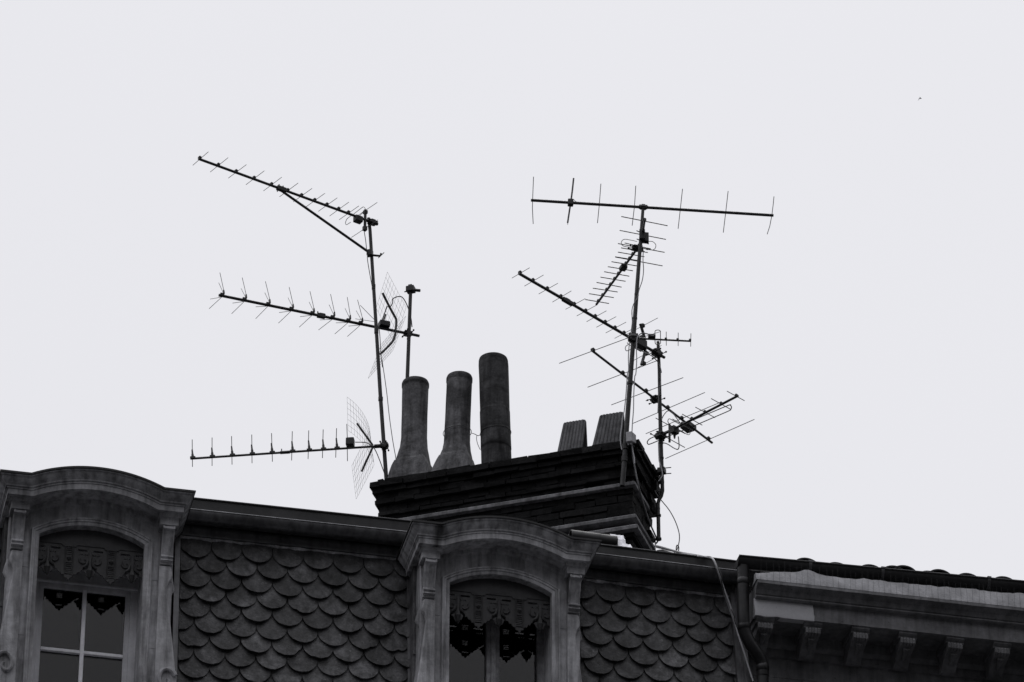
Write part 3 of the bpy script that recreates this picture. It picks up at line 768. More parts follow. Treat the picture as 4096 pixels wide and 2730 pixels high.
# new plaster on the first metre of the corona
g = MB(); sP = fp(*z5(700, 570), .47)[0]; rg = []; n = 40
for i in range(n + 1):
    s = NL - .004 + (sP - NL) * i / n; w1 = .006 * NZ.noise(V((s * 12, 0, 9))); w2 = .012 * NZ.noise(V((s * 10, 0, 4)))
    tp = zb1 + .012 + w1; bt = zb2 - .008 + w2
    rg.append([FW(s + .045 * NZ.noise(V((z * 45, 2, 1))), o, z) for o, z in ((.40, bt), (.476, bt), (.480, bt + .02), (.480, bt + .045), (.480, bt + .07), (.480, bt + .1), (.480, tp - .01), (.474, tp), (.40, tp))])
g.rings(rg); g.build("plaster_patch", M['patch'], CR, 30)
# frieze and wall
g = MB(); zw = zb2 + .02
ya, yb, yc_, yd = zo(2603, .06), zo(2612, .05), zo(2660, .035), zo(2700, .03)
pr = [(-.4, zw), (.10, zw), (.10, zw - .10), (.07, zw - .14), (.07, ya), (.05, ya - .012), (.05, yc_), (.015, yc_ - .008), (.015, yc_ - .03), (.03, yc_ - .034), (.03, yc_ - .20), (.036, yc_ - .204), (.036, yc_ - .22), (.03, yc_ - .224), (.03, 0), (-.4, 0)]
g.extr(FW, pr, NL + .0, NR, 0, 0, 1)
g.box(FW, NL + .0, NR, -8, -.41, 0, zw)
g.build("wall", M['stone2'], nb, 0)
# spikes against pigeons along the cornice edge
g = MB(); s = fp(*z5(278, 270), .60)[0]; k = 0
while s < NR:
    j = random.uniform(-.01, .01); g.tube([FW(s, .602, z1 - .008), FW(s + j, .612 + random.uniform(-.01, .01), z1 + .02 + random.uniform(.16, .195))], .0012, 4); s += .0575 + random.uniform(-.006, .006)
g.build("pigeon_spikes", M['alu'], nb, 0)
# brackets under the cornice
def modillion(s):
    b = MB(); w = .088; zt_ = zb2 + .0
    b.extr(FW, [(.10, zt_ + .01), (0.455, zt_ + .01), (0.455, zt_ - .020), (0.440, zt_ - .034), (0.425, zt_ - .042), (0.425, zt_ - .056), (.10, zt_ - .056)], s - w, s + w)
    body = [(.10, zt_ - .05), (0.415, zt_ - .05), (0.428, zt_ - .075), (0.426, zt_ - .105), (0.408, zt_ - .128), (0.375, zt_ - .138), (.30, zt_ - .150), (.24, zt_ - .185), (.20, zt_ - .215), (.165, zt_ - .235), (.12, zt_ - .24), (.09, zt_ - .23)]
    b.extr(FW, body, s - w + .018, s + w - .018)
    for k in range(5):
        x = s - w + .03 + k * (2 * w - .06) / 4
        b.tube([FW(x, 0.421, zt_ - .056), FW(x, 0.435, zt_ - .078), FW(x, 0.431, zt_ - .108), FW(x, 0.409, zt_ - .128)], [.012, .0165, .0165, .010], 8)
    for k in (-1, 0, 1):
        b.tube([FW(s + k * .024, 0.375, zt_ - .128), FW(s + k * .022, 0.382, zt_ - .150 - (.006 if k == 0 else 0)), FW(s + k * .012, 0.330, zt_ - .165), FW(s, .24, zt_ - .195)], [.010, .016, .014, .008], 8)
    b.build("modillion", M['stone2'], CR, 30)
sm0 = fp(*z5(315, 640), .43)[0]; sm1 = fp(*z5(2178, 840), .43)[0]; st = (sm1 - sm0) / 5
for k in range(14):
    if sm0 + st * k < NR - .2: modillion(sm0 + st * k)
# roof with round tiles
zrf = zgl + .0
g = MB(); g.hexa([FW(NL - .1, .36, zrf - .06), FW(NR, .36, zrf - .06), FW(NR, -6, zrf + 1.3), FW(NL - .1, -6, zrf + 1.3), FW(NL - .1, .36, zrf - .03), FW(NR, .36, zrf - .03), FW(NR, -6, zrf + 1.6), FW(NL - .1, -6, zrf + 1.6)])
RF = g.build("roof", M['claytile'], nb, 0)
g = MB(); xs = [(640, 160, 0), (880, 195, 0), (1145, 212, 0), (1330, 221, -.03), (1412, 219, .02), (1605, 262, -.04), (1690, 250, .01), (1910, 280, 0), (2195, 306, 0)]
pos = [(fp(*z5(x, y), .40)[0], dz) for x, y, dz in xs]
for (x, y, _), (sc, dz) in zip(xs, pos):
    zt_ = fp(*z5(x, y), .40)[1]; rad = .098; rg = []; yaw = random.uniform(-.04, .04)
    for i in range(7):
        q = .40 - i * .9; zc_ = zt_ - rad + (i * .9) * .2
        rr = rad * (1 - .0 * i)
        rg.append([FW(sc + yaw * i + (rr + d) * 1.32 * math.cos(R(a)), q, zc_ + (rr + d) * math.sin(R(a))) for a, d in [(a, 0) for a in range(-10, 191, 12)] + [(a, -.016) for a in range(190, -11, -12)]])
    g.rings(rg)
sx_ = pos[-1][0] + .33
while sx_ < NR:
    rg = [[FW(sx_ + (.1 + d) * math.cos(R(a)), .40 - i * .9, zgl + .01 + i * .18 + (.1 + d) * math.sin(R(a))) for a, d in [(a, 0) for a in range(-10, 191, 14)] + [(a, -.016) for a in range(190, -11, -14)]] for i in range(7)]
    g.rings(rg); sx_ += .33
g.build("roof_tiles", M['claytile'], RF, 40)
# downpipe
g = MB(); oD = .60
pp = [z5(142, 270), z5(143, 480), z5(146, 640), z5(158, 740), z5(195, 830), z5(255, 920), z5(293, 1000), z5(298, 1090), z5(300, 1260)]
P = [FW(fp(x, y, o)[0], o, fp(x, y, o)[1]) for (x, y), o in zip(pp, (.44, .44, .44, .43, .42, .40, .38, .37, .36))]
P[0] += UP * .05
P.append(P[-1] - UP * 3); g.tube(spline(P, 6), .058, 18, True, .22)
for (x, y, o) in ((143, 355, .44), (150, 705, .432), (296, 1030, .375)):
    s, z = fp(*z5(x, y), o); c = FW(s, o, z); g.tube([c - UP * .035, c - UP * .03, c + UP * .03, c + UP * .035], [.058, .062, .062, .058], 18, True, .22)
g.build("downpipe", M['zinc'], nb, 50)

# ================================================================== masts
def clampbox(g, c, ax, s=(.05, .045, .03)):
    ax = V((ax.x, ax.y, 0)).normalized(); ay = V((-ax.y, ax.x, 0))
    g.obox(c, ax * s[0], ay * s[1], UP * s[2])
YL = CW(AE + .16, -.27, 0).y
YR = CW(.05, .17, 0).y
YS = CW(.22, -.48, 0).y
YP = CW(p1[1], -WD - .06, 0).y
def mast(name, pts, Y, radii, label, bands, group="antenna masts on the chimney"):
    P = [onY(x, y, Y) for x, y in pts]; root = empty(name, P[-1], label, "antenna mast", group)
    g = MB(); g.tube(P, radii, 14); g.build("pole", M['steel'], root, 50)
    g = MB()
    L = lambda y: next((a.lerp(b, (y - ya_) / (yb_ - ya_)) for (xa, ya_), (xb, yb_), a, b in zip(pts, pts[1:], P, P[1:]) if ya_ <= y <= yb_), P[0])
    for y, r, h in bands:
        c = L(y); g = MB(); g.tube([c - UP * h, c + UP * h], r, 12); g.build("sleeve", M['plastic'], root, 50)
    return root, L
zb = Q(740, 560, 2.8695); zc2 = Q(740, 1040, 2.307); zd = Q(740, 1500, 2.6144); ze = Q(2080, 680, 2.2198); zf5 = Q(2000, 1000, 3.1357)
zg = Q(2200, 1240, 2.3753); zh = Q(2400, 1650, 2.413); zi = Q(1240, 780, 5.6); zj = Q(2400, 1220, 5.6); zk = Q(2560, 1560, 5.227)
zBL = 1945
mL, pL_ = mast("antenna_mast", [zb(2107, 900), zi(1345, 800), (1504, 1300), (1522, 1590), (1548, 1955)], YL, [.018, .0185, .019, .021, .022],
               "leaning steel mast at the left end of the chimney", [(1325, .024, .03), (1597, .026, .022), (1150, .0215, .03)])
mP, pP_ = mast("antenna_mast", [zc2(2083, 255), zc2(2052, 1085), (1626, 1700)], YP, [.019, .021, .022],
               "short mast rising behind the left chimney pot", [(1345, .024, .012)])
g = MB(); c = onY(*zc2(2083, 275), YP); clampbox(g, c, E2, (.045, .04, .032)); g.tube([c + V((.03, 0, -.005)), c + V((.105, -.01, -.02))], .017, 10); g.tube([c + V((-.07, 0, -.03)), c + V((.05, 0, .0))], .008, 6)
g.obox(c + UP * .035, E2 * .022, N2 * .03, UP * .018); g.build("top_clamp", M['plastic'], mP, 0, .006)
mR, pR_ = mast("antenna_mast", [ze(1093, 335), (2553, 1085), (2533, 1365), (2512, 1640), (2497, 1850), (2489, 1945)], YR, [.0165, .021, .024, .026, .027, .027],
               "tallest leaning mast strapped to the chimney's front corner", [(1180, .0235, .012), (1275, .026, .01), (1535, .031, .014), (1790, .036, .03), (1838, .034, .03)])
mS, pS_ = mast("antenna_mast", [(2632, 1368), (2637, 1480), (2640, 1640), (2643, 1760), (2647, 1890), (2650, 1965), (2645, 1985), (2636, 2000), (2632, 2015), (2633, 2060), (2635, 2157)], YS, [.0165, .018, .02, .022, .0225, .02, .02, .02, .02, .02, .02],
               "cranked pole bracketed off the chimney's right end", [(1770, .026, .02), (1833, .027, .008), (2035, .022, .008)])
g = MB()
for y in (2063, 2157):
    c = pS_(y); a = V(CW(.0, -.46, c.z)); g = MB(); g.obox((c + a) / 2, (c - a) / 2, N2 * .012, UP * .012); g.tube([c - UP * .012, c + UP * .012], .03, 12); g.build("wall_bracket", M['plastic'], mS, 0, .004)
g = MB(); c = pS_(1885); a = V(CW(.10, -.52, c.z)); g.obox((c + a) / 2, (c - a) / 2, N2 * .02, UP * .03); clampbox(g, c, E2, (.04, .035, .03))
for dz in (.03, -.035): g.tube([c + V((-.02, 0, dz)), c + V((.10, 0, dz * 1.1 + .01))], .006, 6)
g.build("wall_bracket", M['plastic'], mS, 0, .004)

# ================================================================== antennas
class Ant:
    def __init__(s, label, mp, mY, a, b, rb=.014, zoff=0.0, elems="element"):
        s.P0 = onY(*mp, mY); s.Z = s.P0.z
        s.A, s.B = onZ(*a, s.Z), onZ(*b, s.Z)
        s.dir = (s.B - s.A); s.dir.z = 0; s.dir.normalize(); s.h = V((-s.dir.y, s.dir.x, 0))
        s.root = empty("tv_antenna", s.P0, label, "antenna", "TV antennas on the rooftop masts")
        g = MB(); g.tube([s.A, s.A.lerp(s.B, .5), s.B], rb, 10); s.rb = rb
        s.boom = g.build("boom", M['alu'], s.root, 50)
    def at(s, p): return onZ(*p, s.Z)
    def near(s, p):                         # point of the boom at a pixel
        P = s.at(p); return s.A + s.dir * (P - s.A).dot(s.dir)
    def el(s, c, t0, t1, r=.0032, br=.0155, name="element", drop=0.0):
        """horizontal rod through the boom"""
        P0, P1 = onZ(*t0, s.Z + .018), onZ(*t1, s.Z + .018); m = (P0 + P1) / 2
        g = MB(); g.tube([P0, P1], r, 6); e = g.build(name, M['alu'], s.root, 50)
        if br:
            k = (P1 - P0).normalized(); q = s.near(c) + UP * (s.rb + .004)
            b = MB(); b.obox(q, s.dir * br, k * br * 1.1, UP * br * .75); b.obox(q + UP * br * .9, s.dir * br * .55, k * br * .8, UP * br * .35)
            b.build("element_holder", M['plastic'], e, 0, .004)
        return e
    def vert(s, pts, r=.0034, name="element"):
        """upright rod; its pixels laid in the upright plane through the boom"""
        P = [onP(*p, s.A, s.h) for p in pts]; g = MB(); g.tube(P, r, 6); return g.build(name, M['alu'], s.root, 50)
    def box(s, p, sx, sy, sz, name="junction_box", dz=0.0, nz=1.0):
        c = s.near(p) + UP * dz; g = MB(); g.obox(c, s.dir * sx, s.h * sy, UP * sz); g.obox(c + UP * (sz * .9), s.dir * sx * .7, s.h * sy * .7, UP * sz * .3)
        return g.build(name, M['plastic'], s.root, 0, .008)
    def clamp(s, p, sz=(.05, .05, .03), bolts=True, side=1):
        c = s.near(p); g = MB(); k1, k2 = .8 * sz[0], .8 * sz[1]
        g.obox(c + UP * sz[2] * .5, s.dir * k1, s.h * k2 * .8, UP * sz[2] * .22); g.obox(c - UP * sz[2] * .4, s.dir * k1 * .8, s.h * k2, UP * sz[2] * .25)
        g.tube([c - s.dir * k1 * 1.15, c - s.dir * k1 * .3, c + s.dir * k1 * .3, c + s.dir * k1 * 1.15], [sz[2] * .62, sz[2] * 1.0, sz[2] * .95, sz[2] * .6], 8)
        g.obox(c - s.h * k2 * .7, s.dir * k1 * .45, s.h * k2 * .25, UP * sz[2] * .9); g.obox(c + s.h * k2 * .75 + s.dir * k1 * .3, s.dir * k1 * .3, s.h * k2 * .2, UP * sz[2] * .8)
        if bolts:
            for k in (-1, 1):
                q = c + s.dir * (k * k1 * .75); g.tube([q - s.h * .10, q + s.h * .10], .0055, 6)
                for e in (-.095, .095 if k > 0 else .07): g.tube([q + s.h * e, q + s.h * (e + .014)], .011, 6)
        return g.build("clamp", M['plastic'], s.root, 0, .005)
    def loop(s, pts, r=.004, name="folded_dipole", closed=False, k=6):
        P = [onP(*p, s.near(pts[0]), s.dir) for p in pts]; g = MB(); g.tube(spline(P, k), r, 6); return g.build(name, M['alu'], s.root, 50)
    def grid(s, q, nu, nv, bow=0.0, r=.0013):
        """wire panel with corners given as world points: outer near, outer far, hinge far, hinge near"""
        A_, B_, C_, D_ = q; nrm = (B_ - A_).cross(D_ - A_).normalized()
        if nrm.dot(s.dir) < 0: nrm = -nrm
        f = lambda u, v: (A_.lerp(B_, u)).lerp(D_.lerp(C_, u), v) + nrm * (bow * 4 * v * (1 - v))
        g = MB()
        for i in range(nu + 1): g.tube([f(i / nu, k / 6) for k in range(7)], r, 4)
        for j in range(nv + 1): g.tube([f(k / 4, j / nv) for k in range(5)], r, 4)
        return g.build("reflector_grid", M['alu'], s.root, 0)
    def corner(s, hinge, hn, hf, on, of_, hdep, fwd):
        """corner reflector wing; depth comes from the rods being square to the boom"""
        c = s.near(hinge); sg = 1 if s.h.y > 0 else -1; hh = s.h * sg       # hh points away from the viewer
        back = -s.dir if s.dir.dot(V((1, 0, 0))) > 0 else s.dir             # towards the free end of the boom
        ycn = (c - hh * hdep).y; ycf = (c + hh * hdep).y; dy = (back * fwd).y
        return [onY(*on, ycn + dy), onY(*of_, ycf + dy), onY(*hf, ycf), onY(*hn, ycn)]

# --- left mast, top
a = Ant("topmost antenna of the left mast, braced from below by a long strut", zb(2118, 935), YL - .04, zb(155, 218), zb(2212, 970), .0155)
for c, t0, t1 in [((180, 212), (90, 293), (268, 138)), ((395, 288), (290, 370), (494, 206)), ((600, 362), (497, 441), (704, 286)), ((808, 436), (700, 516), (910, 357)), ((1010, 507), (902, 586), (1110, 430)),
                  ((1197, 575), (1085, 655), (1298, 497)), ((1355, 632), (1244, 712), (1458, 558)), ((1504, 690), (1392, 768), (1605, 615)), ((1643, 743), (1530, 822), (1747, 667)), ((1775, 794), (1660, 875), (1880, 716)), ((1886, 836), (1770, 918), (1995, 760))]:
    a.el(zb(*c), zb(*t0), zb(*t1))
a.box(zi(1050, 525), .045, .036, .036, dz=-.03); a.clamp(zi(1370, 640), (.075, .045, .03), False)
a.loop([zi(x, y) for x, y in ((1110, 470), (1190, 395), (1230, 345), (1232, 300), (1205, 275), (1170, 285), (980, 430), (915, 475), (830, 540), (797, 620), (800, 658), (825, 668), (910, 615))], .0035)
bar = [onP(*zi(1240, 340), a.near(zi(1240, 600)), a.h), onP(*zi(1228, 790), a.near(zi(1240, 600)), a.h)]
g = MB(); g.tube(bar, .016, 10); g.obox(bar[0] - UP * .03, a.dir * .02, a.h * .02, UP * .02); g.obox(bar[1] + UP * .02, a.dir * .02, a.h * .02, UP * .025); rb_ = g.build("reflector_bar", M['plastic'], a.root, 50)
for P_, t0, t1 in ((bar[0], (1075, 462), (1505, 173)), (bar[1], (928, 957), (1522, 562))):
    g = MB(); g.tube([onZ(*zi(*t0), P_.z - .01), onZ(*zi(*t1), P_.z - .01)], .0032, 6); g.build("reflector_rod", M['alu'], a.root, 50)
g = MB(); s0 = a.near(zb(1110, 560)) - UP * .02; s1 = onY(*zb(2112, 1292), YL - .02)
g.tube([s0, s1], .015, 10); g.build("strut", M['alu'], a.root, 50)
g = MB(); q = a.near(zb(1115, 558)); g.obox(q, a.dir * .055, a.h * .022, UP * .024); g.tube([q + a.dir * .02, q + a.dir * .02 + UP * .05], .008, 6); g.tube([q - a.dir * .03, q - a.dir * .03 + UP * .05], .008, 6)
g.tube([q - UP * .02 - a.dir * .05, q - UP * .055 - a.dir * .05], .006, 6)
g.obox(s1 + V((.01, 0, -.01)), E2 * .03, N2 * .03, UP * .035); e0 = s1 + V((.02, 0, -.035)); g.tube([e0, e0 + V((.10, 0, -.012)), e0 + V((.112, 0, .02))], .013, 8); g.tube([e0 + V((.08, .06, .0)), e0 + V((.145, -.02, .02))], .005, 6)
g.build("strut_clamp", M['plastic'], a.root, 0, .004)

# --- short mast behind the pots
a = Ant("antenna with upright forked rods fixed to the short mast behind the pots", zc2(2066, 655), YP - .03, zc2(312, 326), zc2(2162, 702), .0165)
D2 = [((350, 318), (322, 118), (312, 213), (222, 452), (235, 363)), ((557, 358), (528, 164), (518, 265), (430, 498), (440, 400)), ((775, 403), (742, 199), (736, 303), (652, 544), (653, 434)), ((990, 447), (961, 252), (951, 351), (862, 585), (869, 487)),
      ((1183, 487), (1153, 290), (1146, 390), (1054, 622), (1063, 525)), ((1372, 520), (1343, 317), (1330, 415), (1232, 648), (1245, 555)), ((1518, 550), (1497, 344), (1477, 448), (1382, 685), (1393, 582)), ((1630, 575), (1592, 369), (1580, 470), (1498, 708), (1510, 612))]
for b_, ul, us, ll, ls in D2:
    c = a.near(zc2(*b_)); hy = a.h if a.h.y > 0 else -a.h
    tp = onP(*zc2(b_[0] + 7, b_[1] - 38), c, a.h); lw = c - UP * .015
    g = MB(); g.obox(c + UP * .012, a.dir * .022, a.h * .02, UP * .014); g.tube([c + UP * .01, c.lerp(tp, .5) + a.dir * .012, tp], [.02, .012, .008], 8); e = g.build("director", M['plastic'], a.root, 50)
    for st_, tpx, dd in ((tp, ul, -.09), (c.lerp(tp, .6), us, .09), (lw, ll, .07), (lw, ls, -.07)):
        g = MB(); g.tube([st_, onP(*zc2(*tpx), c + hy * dd, a.h)], .003, 6); g.build("rod", M['alu'], e, 50)
for t0, t1, dd in (((1617, 420), (1742, 548), .05), ((1573, 545), (1742, 570), -.05)):
    g = MB(); c = a.near(zc2(1740, 600)); g.tube([onP(*zc2(*t0), c + a.h * dd, a.h), onP(*zc2(*t1), c, a.h)], .003, 6); g.build("dipole_rod", M['alu'], a.root, 50)
a.box(zc2(1850, 615), .058, .045, .034, dz=.05); a.clamp(zc2(2070, 662), (.055, .05, .032))
g = MB(); c = a.near(zc2(1262, 510)); g.obox(c, a.dir * .045, a.h * .022, UP * .023); g.tube([c - a.dir * .04 + UP * .02, c - a.dir * .04 + UP * .05], .008, 6); g.obox(c + a.dir * .01 + UP * .02, a.dir * .03, a.h * .016, UP * .012); g.build("boom_joint", M['plastic'], a.root, 0, .005)
hq = zc2(1950, 645)
g = MB(); cc = a.near(hq)
for pts in (((1825, 308), (1885, 430), (1940, 530), (1950, 560), (1945, 640)), ((1945, 660), (1935, 710), (1915, 755), (1865, 810), (1800, 870))):
    g.tube(spline([onP(*zc2(*p), cc, a.h) for p in pts], 4), .013, 8)
g.build("reflector_arm", M['alu'], a.root, 50)
a.grid(a.corner(hq, zc2(2040, 440), zc2(1930, 775), zc2(1868, 113), zc2(1764, 445), .32, .38), 7, 9)
a.grid(a.corner(hq, zc2(2038, 520), zc2(1918, 838), zc2(1812, 778), zc2(1690, 1096), .32, .38), 7, 9)
g = MB(); g.tube(spline([onP(*zc2(*p), cc, a.h) for p in ((1872, 435), (1895, 432), (1915, 400), (1920, 360), (1965, 340), (2005, 347), (2045, 410), (2082, 520), (2095, 620))], 6), .006, 6); g.build("feed_cable", M['cablek'], a.root, 50)
g = MB(); g.tube([onP(*zc2(1820, 555), cc, a.h), onP(*zc2(1865, 430), cc, a.h)], .007, 6); g.tube([onP(*zc2(1833, 560), cc, a.h), onP(*zc2(1853, 505), cc, a.h)], .01, 6); g.build("dipole_stem", M['plastic'], a.root, 50)

# --- left mast, bottom
a = Ant("lowest antenna of the left mast, with ten upright rods and a wire reflector", zd(2085, 745), YL - .03, zd(65, 877), zd(2110, 740), .0125)
LB = [((80, 870), (75, 678), (78, 962)), ((283, 850), (283, 658), (283, 952)), ((492, 833), (487, 643), (492, 938)), ((700, 818), (698, 627), (701, 924)), ((908, 803), (905, 612), (914, 908)), ((1120, 783), (1122, 592), (1115, 895)), ((1295, 772), (1294, 583), (1287, 880)), ((1443, 762), (1445, 573), (1437, 870)), ((1585, 752), (1585, 560), (1576, 865))]
for b_, u_, l_ in LB:
    e = a.vert([zd(*u_), zd(*l_)], .0042)
    c = a.near(zd(*b_)); tp = onP(*zd(b_[0] * .5 + u_[0] * .5 - 3, u_[1] + 105), c, a.h)
    g = MB(); g.obox(c + UP * .008, a.dir * .028, a.h * .016, UP * .012); g.tube([c, c.lerp(tp, .45), c.lerp(tp, .55), tp], [.0155, .0135, .010, .008], 8); g.build("element_holder", M['plastic'], e, 50)
a.vert([zd(1692, 515), zd(1697, 660), zd(1697, 785), zd(1699, 902)], .0042)
a.box(zd(1722, 750), .044, .04, .044, dz=.068); a.clamp(zd(2085, 745), (.05, .045, .038), True)
g = MB(); g.tube([a.near(zd(1980, 745)), a.near(zd(2050, 742))], .022, 10); g.build("boom_joint", M['plastic'], a.root, 50); g = MB(); g.tube([a.near(zd(995, 810)), a.near(zd(1095, 800))], .0175, 10); g.tube([a.near(zd(1008, 810)), a.near(zd(1008, 810)) + UP * .045], .006, 6); g.build("boom_joint", M['plastic'], a.root, 50)
hq = zd(1958, 748); cc = a.near(hq)
for pts in (((1800, 510), (1962, 735)), ((1965, 755), (1848, 1010))):
    g = MB(); g.tube([onP(*zd(*p), cc, a.h) for p in pts], .0115, 8); g.build("reflector_arm", M['plastic'], a.root, 50)
a.grid(a.corner(hq, zd(1930, 560), zd(1972, 915), zd(1695, 232), zd(1705, 582), .33, .30), 6, 11, .04)
a.grid(a.corner(hq, zd(1930, 590), zd(1978, 942), zd(1745, 950), zd(1790, 1300), .33, .30), 6, 11, .0)
g = MB(); g.tube(spline([onP(*zd(*p), cc, a.h) for p in ((1780, 705), (1880, 708), (1930, 728), (1985, 780), (2030, 880), (2060, 960), (2085, 1030))], 6), .005, 6); g.build("feed_cable", M['cablek'], a.root, 50)

# --- tall mast, very top
a = Ant("long antenna across the top of the tallest mast, with seven upright rods", ze(1095, 322), YR - .02, ze(97, 270), ze(2250, 405), .0165)
for pts in (((120, 63), (112, 268), (110, 340), (117, 480)), ((718, 125), (705, 300), (688, 473)), ((1028, 143), (1017, 318), (996, 495)), ((1443, 170), (1424, 345), (1404, 523)), ((1848, 190), (1827, 373), (1805, 557)), ((2255, 238), (2248, 310), (2236, 405), (2218, 500), (2195, 572))):
    a.vert([ze(*p) for p in pts], .0042)
a.vert([ze(476, 76), ze(465, 180), ze(452, 280), ze(438, 370), ze(423, 470)], .0095, "dipole"); a.vert([ze(424, 470), ze(424, 488)], .003, "dipole_tip")
a.box(ze(452, 278), .03, .03, .036); a.clamp(ze(1095, 330), (.055, .03, .032), False)
g = MB(); g.tube(spline([onP(*ze(*p), a.near(ze(452, 278)), a.h) for p in ((462, 258), (475, 262), (490, 278), (510, 285))], 5), .003, 5); g.build("feed_cable", M['cablek'], a.root, 50)

# --- tall mast, fishbone pair
a = Ant("antenna of four long flat rods, just below the top of the tallest mast", ze(1085, 590), YR + .05, ze(1108, 440), ze(1054, 830), .012)
for t0, t1 in (((900, 415), (1310, 497)), ((885, 538), (1295, 618)), ((870, 655), (1283, 733)), ((847, 775), (1265, 853))):
    a.el(ze((t0[0] + t1[0]) / 2, (t0[1] + t1[1]) / 2), ze(*t0), ze(*t1), .0056, .018)
g = MB(); c = onY(*ze(1085, 585), YR + .0); g.obox(c + V((.02, .04, 0)), V((.05, 0, -.006)), V((0, .03, 0)), UP * .055); g.obox(c, V((.03, 0, 0)), V((0, .04, 0)), UP * .06)
for dz in (.05, -.055): g.tube([c + V((-.06, -.02, dz)), c + V((.07, .06, dz - .012))], .006, 6)
g.build("clamp", M['plastic'], a.root, 0, .006)
a2 = Ant("fishbone antenna pointing away from the tallest mast on a slanting boom", ze(1052, 690), YR + .06, ze(678, 1196), ze(1062, 672), .013)
for t0, t1 in (((930, 650), (1160, 702)), ((897, 693), (1135, 735)), ((870, 731), (1105, 772)), ((845, 772), (1065, 808)), ((813, 816), (1035, 853)), ((780, 860), (1003, 897)), ((748, 905), (970, 945)), ((715, 953), (937, 990)), ((680, 1000), (902, 1042)), ((647, 1051), (867, 1085)), ((613, 1100), (833, 1135)), ((580, 1152), (790, 1187))):
    a2.el(ze((t0[0] + t1[0]) / 2, (t0[1] + t1[1]) / 2), ze(*t0), ze(*t1), .0056, .013)
for pts in (((1040, 637), (985, 625), (930, 617), (905, 632), (900, 658), (920, 678), (960, 686), (1010, 693)), ((1100, 642), (1140, 637), (1175, 637), (1204, 662), (1203, 692), (1185, 710), (1150, 711), (1110, 703))):
    P = [onP(*ze(*p), a2.near(ze(1052, 690)), a2.dir) for p in pts]; g = MB(); g.tube(spline(P, 6), .0038, 6); g.build("folded_dipole", M['alu'], a2.root, 50)
a2.clamp(ze(1040, 700), (.045, .075, .035), True)
g = MB(); c = a2.near(ze(908, 868)); g.obox(c, a2.dir * .04, a2.h * .035, UP * .022); g.build("boom_joint", M['plastic'], a2.root, 0, .006)

# --- boom clamped on the cranked pole, passing behind the tall mast
a = Ant("antenna reaching left from the cranked pole, with ten slanting short rods", zf5(1990, 1300), YS - .04, zf5(238, 297), zf5(2062, 1352), .0165)
for c, t0, t1 in [((265, 297), (150, 355), (371, 226)), ((432, 388), (307, 456), (545, 317)), ((610, 492), (487, 554), (724, 421)), ((782, 590), (658, 656), (895, 516)), ((957, 683), (823, 747), (1069, 613)), ((1097, 768), (963, 830), (1210, 695)), ((1222, 835), (1087, 902), (1334, 766)), ((1345, 908), (1210, 972), (1456, 839)), ((1467, 980), (1327, 1043), (1581, 908)), ((1580, 1045), (1438, 1111), (1715, 965))]:
    a.el(zf5(*c), zf5(*t0), zf5(*t1))
g = MB(); c = a.near(zf5(855, 645)); g.obox(c, a.dir * .075, a.h * .02, UP * .022); g.obox(c + UP * .02, a.dir * .035, a.h * .016, UP * .012); g.build("boom_joint", M['plastic'], a.root, 0, .006)
a.clamp(zf5(1985, 1290), (.075, .05, .04), True); a.box(zf5(1745, 1170), .075, .05, .05, dz=-.01)
cc = a.near(zf5(1810, 1200)); g = MB(); g.tube(spline([onP(*zf5(*p), cc, a.h) for p in ((1760, 930), (1785, 1010), (1808, 1090), (1820, 1160), (1822, 1230), (1812, 1310), (1775, 1440))], 5), .0165, 10); g.build("reflector_bar", M['alu'], a.root, 50)
for c, t0, t1 in (((955, 470), (600, 662), (1295, 295)), ((1040, 1090), (745, 1252), (1375, 912)), ((980, 1318), (835, 1415), (1282, 1168)), ((935, 730), (885, 748), (1365, 598))):
    zz = onP(*zj(*c), cc, a.h).z; g = MB(); g.tube([onZ(*zj(*t0), zz), onZ(*zj(*t1), zz)], .0032, 6); e = g.build("reflector_rod", M['alu'], a.root, 50)
    b = MB(); q = onP(*zj(*c), cc, a.h); b.obox(q, a.dir * .018, a.h * .02, UP * .02); b.build("rod_holder", M['plastic'], e, 0, .005)

# --- small antenna pointing right from the tall mast
a = Ant("small antenna pointing right from the tallest mast, with a looped dipole and three upright rods", zj(740, 755), YR + .0, zj(700, 748), zj(2040, 815), .0105)
for p0, p1 in (((1483, 605), (1485, 912)), ((1752, 627), (1750, 920)), ((2037, 643), (2031, 935)), ((950, 645), (933, 830))):
    e = a.vert([zj(*p0), zj(*p1)], .0036)
    if p0[0] > 1000:
        q = a.near(zj((p0[0] + p1[0]) / 2 - 8, 780)) + UP * .012; b = MB(); b.obox(q, a.dir * .012, a.h * .012, UP * .012); b.build("element_holder", M['plastic'], e, 0, .003)
P = [onP(*zj(*p), a.A, a.h) for p in ((1232, 800), (1232, 700), (1232, 600), (1252, 575), (1290, 566), (1330, 573), (1352, 600), (1355, 700), (1355, 800), (1357, 850), (1335, 880), (1290, 887), (1250, 880), (1236, 850), (1232, 800))]
g = MB(); g.tube(spline(P, 5), .0044, 6); g.build("folded_dipole", M['alu'], a.root, 50)
a.box(zj(1165, 750), .038, .03, .02, dz=.03); a.clamp(zj(745, 750), (.06, .06, .06), False)
g = MB(); g.tube(spline([onP(*zj(*p), a.A - V((0, .03, 0)), a.h) for p in ((870, 690), (900, 655), (960, 637), (1030, 645), (1085, 660), (1130, 682), (1175, 697), (1215, 680), (1240, 670))], 5), .006, 6); g.build("feed_cable", M['cable'], a.root, 50)

